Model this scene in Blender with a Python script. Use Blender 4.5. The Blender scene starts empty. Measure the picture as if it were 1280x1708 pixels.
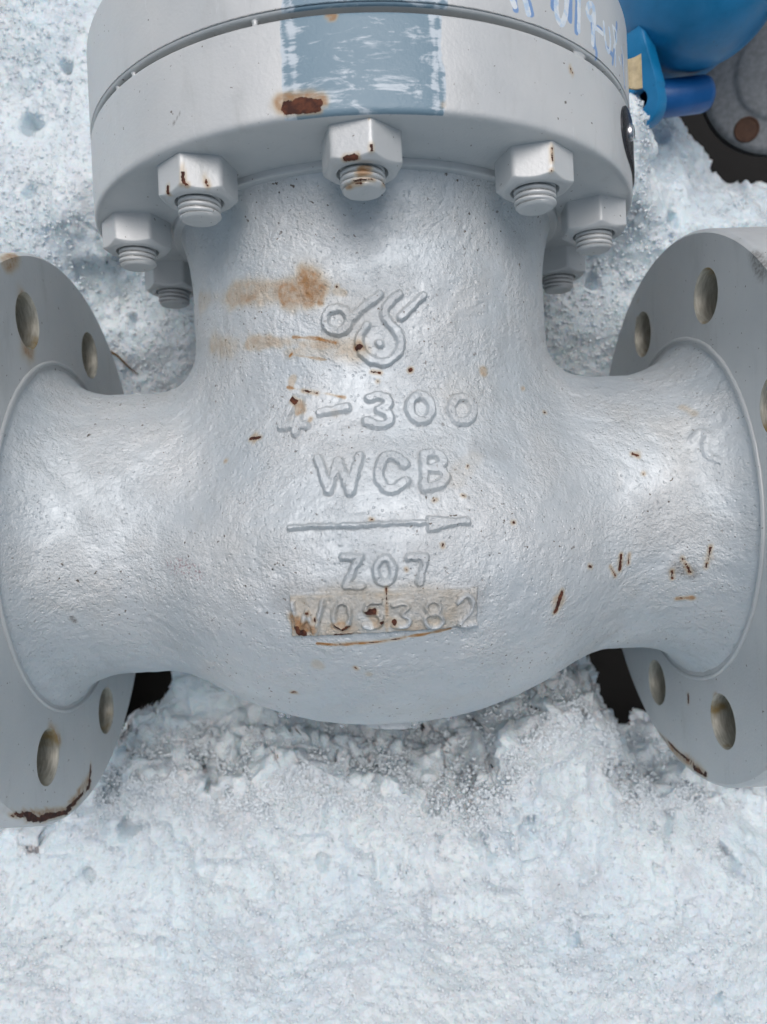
import bpy, math
import numpy as np
from mathutils import Matrix, Vector

scene = bpy.context.scene
col = scene.collection
AXIS_Z = 0.13                      # height of the flow axis above the ground

# ---------------------------------------------------------------- camera
cam_data = bpy.data.cameras.new('camera')
cam = bpy.data.objects.new('camera', cam_data)
col.objects.link(cam)
scene.camera = cam
cam_data.sensor_fit = 'HORIZONTAL'
cam_data.sensor_width = 36.0
cam_data.lens = 36.0 * 1317.76 / 1280.0
cam_data.clip_start = 0.01
cam_data.clip_end = 100.0
_w = Vector((-0.00699004, -0.0287745, -0.04398765))
cam.matrix_world = Matrix.Translation((-0.0080685, 0.0076714, 0.377016 + AXIS_Z)) @ Matrix.Rotation(_w.length, 4, _w.normalized())
cam_data.dof.use_dof = True
cam_data.dof.focus_distance = 0.30
cam_data.dof.aperture_fstop = 16.0

# ---------------------------------------------------------------- sky, sun, exposure
SUN_EL = 71.0
world = bpy.data.worlds.new('World')
scene.world = world
world.use_nodes = True
wt = world.node_tree
for n in list(wt.nodes):
    wt.nodes.remove(n)
w_out = wt.nodes.new('ShaderNodeOutputWorld')
w_bg = wt.nodes.new('ShaderNodeBackground')
w_sky = wt.nodes.new('ShaderNodeTexSky')
w_hsv = wt.nodes.new('ShaderNodeHueSaturation')
w_sky.sky_type = 'NISHITA'
w_sky.sun_disc = False
w_sky.sun_elevation = math.radians(SUN_EL)
w_sky.sun_rotation = 0.0
w_sky.air_density = 1.0
w_sky.dust_density = 6.0
w_sky.ozone_density = 1.0
w_hsv.inputs['Hue'].default_value = 0.47
w_hsv.inputs['Saturation'].default_value = 1.0      # cloud veil: the sky is nearly white
wt.links.new(w_sky.outputs[0], w_hsv.inputs['Color'])
wt.links.new(w_hsv.outputs[0], w_bg.inputs['Color'])
w_bg.inputs['Strength'].default_value = 0.082
wt.links.new(w_bg.outputs[0], w_out.inputs['Surface'])

sun_data = bpy.data.lights.new('sun', 'SUN')
sun_data.energy = 1.3
sun_data.angle = math.radians(34)
sun_data.color = (0.945, 0.985, 1.0)
sun = bpy.data.objects.new('sun', sun_data)
col.objects.link(sun)
sun.rotation_euler = (-math.radians(90 - SUN_EL), 0, 0)      # nearly overhead, a little towards the bonnet

vs = scene.view_settings
vs.view_transform = 'Standard'
vs.look = 'None'
vs.gamma = 1.0
vs.use_curve_mapping = False
vs.exposure = -0.04
scene.cycles.use_adaptive_sampling = True
scene.cycles.adaptive_threshold = 0.02
scene.cycles.max_bounces = 6
scene.cycles.transmission_bounces = 5
scene.cycles.diffuse_bounces = 3
scene.cycles.glossy_bounces = 4

# ---------------------------------------------------------------- helpers: noise
def _hash(ix, iy, iz, seed):
    h = (ix.astype(np.int64) * 374761393 + iy.astype(np.int64) * 668265263 + iz.astype(np.int64) * 2147483647 + seed * 1274126177) & 0xFFFFFFFF
    h = ((h ^ (h >> 13)) * 1274126177) & 0xFFFFFFFF
    h = ((h ^ (h >> 16)) * 2246822519) & 0xFFFFFFFF
    return ((h ^ (h >> 15)) & 0xFFFFFF) / float(0xFFFFFF) * 2 - 1

def vnoise(P, scale, seed=0):
    """smooth value noise in [-1,1]; P (n,3) in metres, scale in cells per metre"""
    q = P * scale
    i = np.floor(q).astype(np.int64); f = q - i
    f = f * f * f * (f * (f * 6 - 15) + 10)
    r = 0
    for dx in (0, 1):
        wx = f[:, 0] if dx else 1 - f[:, 0]
        for dy in (0, 1):
            wy = f[:, 1] if dy else 1 - f[:, 1]
            for dz in (0, 1):
                wz = f[:, 2] if dz else 1 - f[:, 2]
                r = r + wx * wy * wz * _hash(i[:, 0] + dx, i[:, 1] + dy, i[:, 2] + dz, seed)
    return r

def smoothstep(a, b, x):
    t = np.clip((x - a) / (b - a), 0, 1)
    return t * t * (3 - 2 * t)

def poly_dist(P, poly):
    """distance of points P to a 3-D polyline"""
    poly = np.asarray(poly, float)
    if len(poly) == 1:
        return np.linalg.norm(P - poly[0], axis=1)
    d = np.full(len(P), 1e9)
    for a, b in zip(poly[:-1], poly[1:]):
        ab = b - a; L = max(float(ab @ ab), 1e-12)
        t = np.clip(((P - a) @ ab) / L, 0, 1)
        d = np.minimum(d, np.linalg.norm(P - (a + t[:, None] * ab), axis=1))
    return d

def near(P, poly, r):
    poly = np.asarray(poly, float)
    return np.where(np.all((P > poly.min(0) - r) & (P < poly.max(0) + r), axis=1))[0]

def mark_fields(Pm, marks):
    """wear on a painted surface (positions in mm): chip (threshold field), stain, dirt, pink"""
    out = {k: np.zeros(len(Pm)) for k in ('chip', 'stain', 'dirt_and_shade', 'pink')}
    for m in marks:
        kind, poly, r = m[0], m[1], m[2]
        s = m[3] if len(m) > 3 else 0.7
        idx = near(Pm, poly, r * 2.2 + 1.5)
        if not len(idx):
            continue
        q = Pm[idx] / 1000.0
        d = poly_dist(Pm[idx], poly) + vnoise(q, 330, 71) * min(0.55 * r, 0.8) + vnoise(q, 120, 72) * min(0.35 * r, 2.5)
        d = np.maximum(d, 0)
        if kind == 'chip':
            v = np.clip(0.5 + (r - d) / 1.3, 0, 1)
            out['stain'][idx] = np.maximum(out['stain'][idx], 0.55 * np.exp(-(np.maximum(d - r, 0) / 0.7) ** 2))
        else:
            v = s * np.exp(-(np.maximum(d - 0.45 * r, 0) / (0.5 * r)) ** 2)
        out[kind][idx] = np.maximum(out[kind][idx], v)
    return out

# ---------------------------------------------------------------- helpers: objects and meshes
def link(o, parent=None):
    col.objects.link(o)
    if parent is not None:
        o.parent = parent
    return o

def mesh_obj(name, verts, faces, mat, parent=None, smooth=True, attrs=None, normals=None, sharp=None):
    me = bpy.data.meshes.new(name)
    me.from_pydata(np.asarray(verts).tolist(), [], [list(map(int, f)) for f in faces])
    finish(me, mat, smooth, attrs, normals, sharp)
    return link(bpy.data.objects.new(name, me), parent)

def finish(me, mat, smooth=True, attrs=None, normals=None, sharp=None):
    me.materials.append(mat)
    if smooth:
        me.polygons.foreach_set('use_smooth', np.ones(len(me.polygons), bool))
    if attrs:
        for k, v in attrs.items():
            a = me.attributes.new(k, 'FLOAT', 'POINT')
            a.data.foreach_set('value', np.ascontiguousarray(v, dtype=np.float32))
    me.update()
    if sharp is not None:
        me.set_sharp_from_angle(angle=math.radians(sharp))
    if normals is not None:
        me.normals_split_custom_set_from_vertices(np.asarray(normals).tolist())

def quad_mesh(name, V, Q, mat, attrs=None, normals=None, sharp=None):
    """fast path for large all-quad meshes"""
    V = np.ascontiguousarray(V, dtype=np.float32); Q = np.ascontiguousarray(Q, dtype=np.int32)
    me = bpy.data.meshes.new(name)
    me.vertices.add(len(V)); me.vertices.foreach_set('co', V.ravel())
    me.loops.add(Q.size); me.loops.foreach_set('vertex_index', Q.ravel())
    me.polygons.add(len(Q)); me.polygons.foreach_set('loop_start', np.arange(0, Q.size, 4, dtype=np.int32))
    me.update(calc_edges=True)
    me.validate()
    finish(me, mat, True, attrs, normals, sharp)
    return me

def grid_quads(nu, nv, closed=False, base=0):
    """quads of a grid with nu rows (not closed) and nv columns (maybe closed)"""
    i = np.arange(nu - 1)[:, None]; j = np.arange(nv if closed else nv - 1)[None, :]
    a = i * nv + j; b = i * nv + (j + 1) % nv
    return (np.stack([a, b, b + nv, a + nv], -1).reshape(-1, 4) + base)

def tag(o, label=None, cat=None, group=None, kind=None):
    for k, v in (('label', label), ('category', cat), ('group', group), ('kind', kind)):
        if v:
            o[k] = v
    return o

def empty(name, loc, rot=None):
    o = bpy.data.objects.new(name, None)
    o.empty_display_size = 0.02
    o.location = loc
    if rot:
        o.rotation_euler = rot
    return link(o)

# ---------------------------------------------------------------- numpy geometry core
# valve frame: X along the flow, Y along the bonnet axis, Z towards the cast lettering (up)
FL_X = 0.1453      # inner face of the end flanges
FL_R = 0.1275
BF_Y0, BF_Y1, BF_R = 0.1345, 0.1672, 0.1215     # body-side bonnet flange
CF_Y0, CF_Y1, CF_R = 0.1695, 0.2060, 0.1216     # cover flange

def smin(a, b, k):
    h = np.clip(0.5 + 0.5 * (b - a) / k, 0, 1)
    return b + (a - b) * h - k * h * (1 - h)

def pipe_r(ax):
    t = np.clip((ax - 0.121) / 0.0245, 0, 1)
    return 0.0648 + 0.0180 * (1 - np.sqrt(1 - 0.9 * t * t) * 0.85 - 0.15 * (1 - t))

def neck_r(y):
    t = np.clip((y - 0.106) / 0.028, 0, 1)
    return 0.0812 + 0.0050 * t ** 2.0

def body_sdf(P):
    x, y, z = P[:, 0], P[:, 1], P[:, 2]
    ax = np.abs(x)
    pipe = np.maximum((np.hypot(y, z) - pipe_r(ax)) * 0.95, ax - (FL_X + 0.004))
    yb = np.minimum(y - 0.035, 0.0)
    neck = np.maximum(np.sqrt(x * x + z * z + yb * yb) - neck_r(y), y - (BF_Y0 + 0.003))
    e = np.array([0.116, 0.0790, 0.1000]); c = np.array([0.002, -0.0130, 0.0])
    q = (P - c)
    k0 = np.linalg.norm(q / e, axis=1); k1 = np.linalg.norm(q / e ** 2, axis=1)
    bowl = k0 * (k0 - 1) / np.maximum(k1, 1e-6)
    d = smin(pipe, bowl, 0.0105)
    d = smin(d, neck, 0.021)
    boss = np.maximum(np.hypot(x - 0.003, z) - 0.0145, np.abs(y + 0.088) - 0.0076)
    return smin(d, boss, 0.003)

def sdf_grad(f, P, h=4e-4):
    G = np.empty_like(P)
    for i in range(3):
        d = np.zeros(3); d[i] = h
        G[:, i] = f(P + d) - f(P - d)
    return G / np.maximum(np.linalg.norm(G, axis=1, keepdims=True), 1e-12)
# ---------------------------------------------------------------- materials
class NT:
    def __init__(self, name):
        self.m = bpy.data.materials.new(name); self.m.use_nodes = True
        self.t = self.m.node_tree
        for n in list(self.t.nodes):
            self.t.nodes.remove(n)
        self.out = self.t.nodes.new('ShaderNodeOutputMaterial')
        self.bsdf = self.t.nodes.new('ShaderNodeBsdfPrincipled')
        self.t.links.new(self.bsdf.outputs[0], self.out.inputs['Surface'])
    def put(self, sock, v):
        if hasattr(v, 'is_output'):
            self.t.links.new(v, sock)
        elif v is not None:
            if sock.type == 'RGBA' and len(v) == 3:
                v = (*v, 1.0)
            sock.default_value = v
    def coord(self):
        return self.t.nodes.new('ShaderNodeTexCoord').outputs['Object']
    def scale(self, vec, s):
        n = self.t.nodes.new('ShaderNodeMapping'); self.put(n.inputs['Vector'], vec); n.inputs['Scale'].default_value = s
        return n.outputs[0]
    def noise(self, vec, scale, detail=2.0, rough=0.5, dist=0.0):
        n = self.t.nodes.new('ShaderNodeTexNoise'); self.put(n.inputs['Vector'], vec)
        n.inputs['Scale'].default_value = scale; n.inputs['Detail'].default_value = detail
        n.inputs['Roughness'].default_value = rough; n.inputs['Distortion'].default_value = dist
        return n.outputs[0]
    def voronoi(self, vec, scale, feature='F1'):
        n = self.t.nodes.new('ShaderNodeTexVoronoi'); self.put(n.inputs['Vector'], vec); n.feature = feature
        n.inputs['Scale'].default_value = scale
        return n.outputs['Distance']
    def math(self, op, a, b=0.0, c=None):
        n = self.t.nodes.new('ShaderNodeMath'); n.operation = op
        self.put(n.inputs[0], a); self.put(n.inputs[1], b)
        if c is not None:
            self.put(n.inputs[2], c)
        return n.outputs[0]
    def ramp(self, v, a, b, lo=0.0, hi=1.0):
        n = self.t.nodes.new('ShaderNodeMapRange'); n.interpolation_type = 'SMOOTHSTEP'
        self.put(n.inputs['Value'], v); n.inputs['From Min'].default_value = a; n.inputs['From Max'].default_value = b
        n.inputs['To Min'].default_value = lo; n.inputs['To Max'].default_value = hi
        return n.outputs[0]
    def mix(self, f, a, b):
        n = self.t.nodes.new('ShaderNodeMix'); n.data_type = 'RGBA'
        self.put(n.inputs[0], f); self.put(n.inputs[6], a); self.put(n.inputs[7], b)
        return n.outputs[2]
    def attr(self, name):
        n = self.t.nodes.new('ShaderNodeAttribute'); n.attribute_name = name
        return n.outputs['Fac']
    def bump(self, h, dist, strength=1.0, normal=None):
        n = self.t.nodes.new('ShaderNodeBump'); self.put(n.inputs['Height'], h)
        n.inputs['Distance'].default_value = dist; n.inputs['Strength'].default_value = strength
        if normal is not None:
            self.put(n.inputs['Normal'], normal)
        return n.outputs[0]
    def set(self, **kw):
        for k, v in kw.items():
            self.put(self.bsdf.inputs[k.replace('_', ' ')], v)

def wear(nt, co, colour, rough, metal, normal):
    """rust chips, rust stains, grime from the surface's own wear attributes"""
    n1 = nt.noise(co, 900, 3, 0.6); n2 = nt.noise(co, 260, 4, 0.6)
    dirt_and_shade = nt.math('MULTIPLY', nt.attr('dirt_and_shade'), nt.ramp(n1, 0.35, 0.65, 0.45, 1.0))
    colour = nt.mix(dirt_and_shade, colour, (0.10, 0.085, 0.07))
    colour = nt.mix(nt.math('MULTIPLY', nt.attr('pink'), nt.ramp(n1, 0.5, 0.62)), colour, (0.36, 0.16, 0.19))
    st = nt.math('MULTIPLY', nt.attr('stain'), nt.ramp(n2, 0.25, 0.7, 0.75, 1.2))
    st_col = nt.mix(nt.ramp(st, 0.25, 0.9), (0.50, 0.34, 0.12), (0.36, 0.16, 0.022))
    colour = nt.mix(nt.math('MINIMUM', st, 0.95), colour, st_col)
    cv = nt.math('ADD', nt.attr('chip'), nt.math('MULTIPLY', nt.math('SUBTRACT', n1, 0.5), 0.95))
    chip = nt.ramp(cv, 0.50, 0.58)
    rust = nt.mix(nt.ramp(n2, 0.4, 0.65), (0.055, 0.018, 0.012), (0.14, 0.045, 0.022))
    colour = nt.mix(chip, colour, rust)
    rough = nt.math('MAXIMUM', nt.math('MAXIMUM', rough, nt.math('MULTIPLY', st, 0.7)), nt.math('MULTIPLY', chip, 0.85))
    dull = nt.math('SUBTRACT', 1.0, nt.math('MINIMUM', nt.math('ADD', chip, nt.math('ADD', st, dirt_and_shade)), 1.0))
    metal = nt.math('MULTIPLY', dull, metal)
    normal = nt.bump(nt.math('MULTIPLY', chip, -1.0), 0.00025, 0.9, normal)
    return colour, rough, metal, normal

def mat_cast():
    nt = NT('cast_silver_paint'); co = nt.coord()
    big = nt.noise(co, 28, 3, 0.55)
    mid = nt.noise(co, 620, 5, 0.62, 0.1)
    fine = nt.noise(co, 1100, 2, 0.5)
    pits = nt.voronoi(co, 420)
    colour = nt.mix(nt.ramp(big, 0.3, 0.7), (0.635, 0.69, 0.72), (0.73, 0.76, 0.77))
    colour = nt.mix(nt.ramp(nt.noise(co, 17, 5, 0.65, 0.5), 0.52, 0.72, 0.0, 0.35), colour, (0.62, 0.60, 0.55))
    colour = nt.mix(nt.math('MULTIPLY', nt.ramp(nt.noise(co, 560, 2, 0.5), 0.67, 0.74), nt.ramp(big, 0.40, 0.58)), colour, (0.16, 0.14, 0.12))
    h = nt.math('ADD', nt.math('MULTIPLY', mid, 1.0), nt.math('MULTIPLY', fine, 0.3))
    h = nt.math('MULTIPLY', h, nt.ramp(nt.noise(co, 55, 3, 0.6), 0.35, 0.68, 0.35, 1.25))
    nrm = nt.bump(h, 0.0011, 0.85)
    nrm = nt.bump(nt.ramp(pits, 0.05, 0.28), 0.0004, 0.6, nrm)
    rough = nt.ramp(mid, 0.3, 0.7, 0.45, 0.57)
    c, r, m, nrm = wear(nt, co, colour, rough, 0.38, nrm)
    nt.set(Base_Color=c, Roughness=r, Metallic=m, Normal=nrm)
    return nt.m

def mat_machined():
    nt = NT('machined_silver_paint'); co = nt.coord()
    big = nt.noise(co, 22, 4, 0.6)
    colour = nt.mix(nt.ramp(big, 0.3, 0.7), (0.63, 0.655, 0.66), (0.70, 0.715, 0.71))
    colour = nt.mix(nt.ramp(nt.noise(co, 500, 2, 0.5), 0.72, 0.77), colour, (0.2, 0.18, 0.16))
    fine = nt.noise(co, 800, 2, 0.5)
    nrm = nt.bump(nt.math('ADD', fine, nt.math('MULTIPLY', nt.noise(co, 120, 2), 1.5)), 0.0002, 0.55)
    smudge = nt.ramp(nt.noise(nt.scale(co, (1.0, 0.3, 1.0)), 75, 5, 0.65, 0.4), 0.52, 0.78, 0.0, 0.28)
    colour = nt.mix(smudge, colour, (0.40, 0.41, 0.385))
    scr = nt.ramp(nt.noise(nt.scale(co, (0.5, 0.12, 4.0)), 420, 3, 0.6, 0.6), 0.66, 0.72, 0.0, 0.35)
    colour = nt.mix(scr, colour, (0.80, 0.82, 0.83))
    # blue-grey paint band with white scuffs
    bl = nt.attr('blue')
    edge = nt.math('ADD', bl, nt.math('MULTIPLY', nt.math('SUBTRACT', nt.noise(co, 420, 3, 0.6), 0.5), 0.15))
    bmask = nt.ramp(edge, 0.47, 0.53)
    sc_co = nt.scale(co, (0.55, 1.6, 0.55))
    scuff = nt.noise(sc_co, 95, 6, 0.68, 1.1)
    scuff2 = nt.noise(nt.scale(co, (0.35, 2.6, 0.35)), 300, 3, 0.6, 0.4)
    rim_smear = nt.math('MULTIPLY', nt.ramp(bl, 0.70, 0.52), 0.17)
    sm = nt.math('ADD', nt.math('ADD', scuff, rim_smear), nt.math('MULTIPLY', nt.math('SUBTRACT', scuff2, 0.5), 0.35))
    sm = nt.math('ADD', sm, nt.math('MULTIPLY', nt.attr('smear'), 0.16))
    bcol = nt.mix(nt.ramp(sm, 0.52, 0.68), (0.205, 0.31, 0.385), (0.60, 0.68, 0.74))
    colour = nt.mix(bmask, colour, bcol)
    # hand-painted characters: blue underneath, white on top
    n3 = nt.math('MULTIPLY', nt.math('SUBTRACT', nt.noise(co, 350, 3, 0.6), 0.5), 0.4)
    colour = nt.mix(nt.ramp(nt.math('ADD', nt.attr('ink_blue'), n3), 0.42, 0.6, 0.0, 0.85), colour, (0.18, 0.36, 0.70))
    colour = nt.mix(nt.ramp(nt.math('ADD', nt.attr('ink_white'), n3), 0.46, 0.56), colour,
                    nt.mix(nt.ramp(nt.noise(co, 260, 3, 0.6), 0.4, 0.65), (0.88, 0.93, 0.96), (0.58, 0.74, 0.92)))
    rough = nt.ramp(big, 0.3, 0.7, 0.40, 0.52)
    c, r, m, nrm = wear(nt, co, colour, rough, nt.math('MULTIPLY', nt.math('SUBTRACT', 1.0, bmask), 0.22), nrm)
    nt.set(Base_Color=c, Roughness=r, Metallic=m, Normal=nrm)
    return nt.m

def mat_hole():
    nt = NT('drilled_hole_wall'); co = nt.coord()
    n = nt.noise(nt.scale(co, (6, 1, 1)), 160, 4, 0.6)
    colour = nt.mix(nt.ramp(n, 0.35, 0.65), (0.42, 0.40, 0.33), (0.60, 0.58, 0.50))
    colour = nt.mix(nt.ramp(nt.noise(co, 60, 3), 0.5, 0.7), colour, (0.36, 0.25, 0.10))
    nt.set(Base_Color=colour, Roughness=0.5, Metallic=0.3, Normal=nt.bump(n, 0.0005, 0.5))
    return nt.m

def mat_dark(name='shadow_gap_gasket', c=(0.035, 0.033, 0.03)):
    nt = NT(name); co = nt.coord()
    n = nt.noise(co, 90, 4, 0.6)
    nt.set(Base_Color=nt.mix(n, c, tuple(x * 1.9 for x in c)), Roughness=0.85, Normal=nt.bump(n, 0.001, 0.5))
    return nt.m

def mat_snow():
    nt = NT('wet_granular_snow'); co = nt.coord()
    n1 = nt.noise(co, 14, 4, 0.6); n2 = nt.noise(co, 420, 3, 0.6)
    grime = nt.ramp(nt.noise(co, 34, 5, 0.65), 0.50, 0.70)
    colour = nt.mix(nt.ramp(n1, 0.35, 0.65), (0.77, 0.875, 0.945), (0.83, 0.91, 0.96))
    colour = nt.mix(nt.math('MULTIPLY', grime, 0.42), colour, (0.55, 0.56, 0.55))
    colour = colour
    nt.bsdf.subsurface_method = 'RANDOM_WALK'
    nrm = nt.bump(nt.math('ADD', n2, nt.math('MULTIPLY', nt.voronoi(co, 560), 0.8)), 0.0009, 0.7)
    nt.set(Base_Color=colour, Roughness=0.32, IOR=1.31, Normal=nrm, Subsurface_Weight=0.75, Subsurface_Scale=0.005)
    nt.bsdf.inputs['Subsurface Radius'].default_value = (0.6, 0.85, 1.0)
    return nt.m

def mat_grain():
    nt = NT('ice_grain'); co = nt.coord()
    nt.set(Base_Color=(0.87, 0.94, 0.98), Roughness=0.14, IOR=1.31, Transmission_Weight=0.07)
    return nt.m

def mat_blue(name, c):
    nt = NT(name); co = nt.coord()
    n = nt.noise(co, 40, 4, 0.6)
    col_ = nt.mix(nt.ramp(n, 0.35, 0.7), c, tuple(min(1, x * 1.25 + 0.01) for x in c))
    col_ = nt.mix(nt.ramp(nt.noise(co, 700, 2), 0.72, 0.78), col_, tuple(x * 0.4 for x in c))
    nt.set(Base_Color=col_, Roughness=nt.ramp(n, 0.3, 0.7, 0.32, 0.46), Normal=nt.bump(nt.noise(co, 500, 2), 0.0002, 0.5))
    return nt.m

def mat_plain(name, c, rough=0.5, metal=0.0, bump=0.3, scale=600):
    nt = NT(name); co = nt.coord()
    n = nt.noise(co, scale, 3, 0.6)
    nt.set(Base_Color=nt.mix(nt.ramp(n, 0.3, 0.7), tuple(x * 0.8 for x in c), tuple(min(1, x * 1.12) for x in c)), Roughness=rough, Metallic=metal, Normal=nt.bump(n, 0.0003, bump))
    return nt.m

CAST, MACH, HOLE = mat_cast(), mat_machined(), mat_hole()
DARK, SNOW, GRAIN = mat_dark(), mat_snow(), mat_grain()
SOIL = mat_dark('shade_black_soil', (0.006, 0.006, 0.006))  # near-black colour stands for the deep shade in the snow gaps
BLUE = mat_blue('glossy_blue_paint', (0.002, 0.15, 0.33))
BLUE2 = mat_blue('deep_blue_paint', (0.002, 0.085, 0.28))
STEEL = mat_plain('dark_stamped_steel', (0.10, 0.10, 0.11), 0.25, 0.9)
RIVET = mat_plain('bright_rivet_steel', (0.62, 0.62, 0.64), 0.25, 0.95)
BRASS = mat_plain('beige_card', (0.45, 0.37, 0.22), 0.55, 0.0, 0.5, 300)
TWIG = mat_plain('dry_brown_twig', (0.16, 0.09, 0.03), 0.8)
ICE = mat_plain('clear_ice', (0.9, 0.95, 1.0), 0.06)
ICE.node_tree.nodes['Principled BSDF'].inputs['Transmission Weight'].default_value = 0.85
ICE.node_tree.nodes['Principled BSDF'].inputs['IOR'].default_value = 1.31
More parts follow.
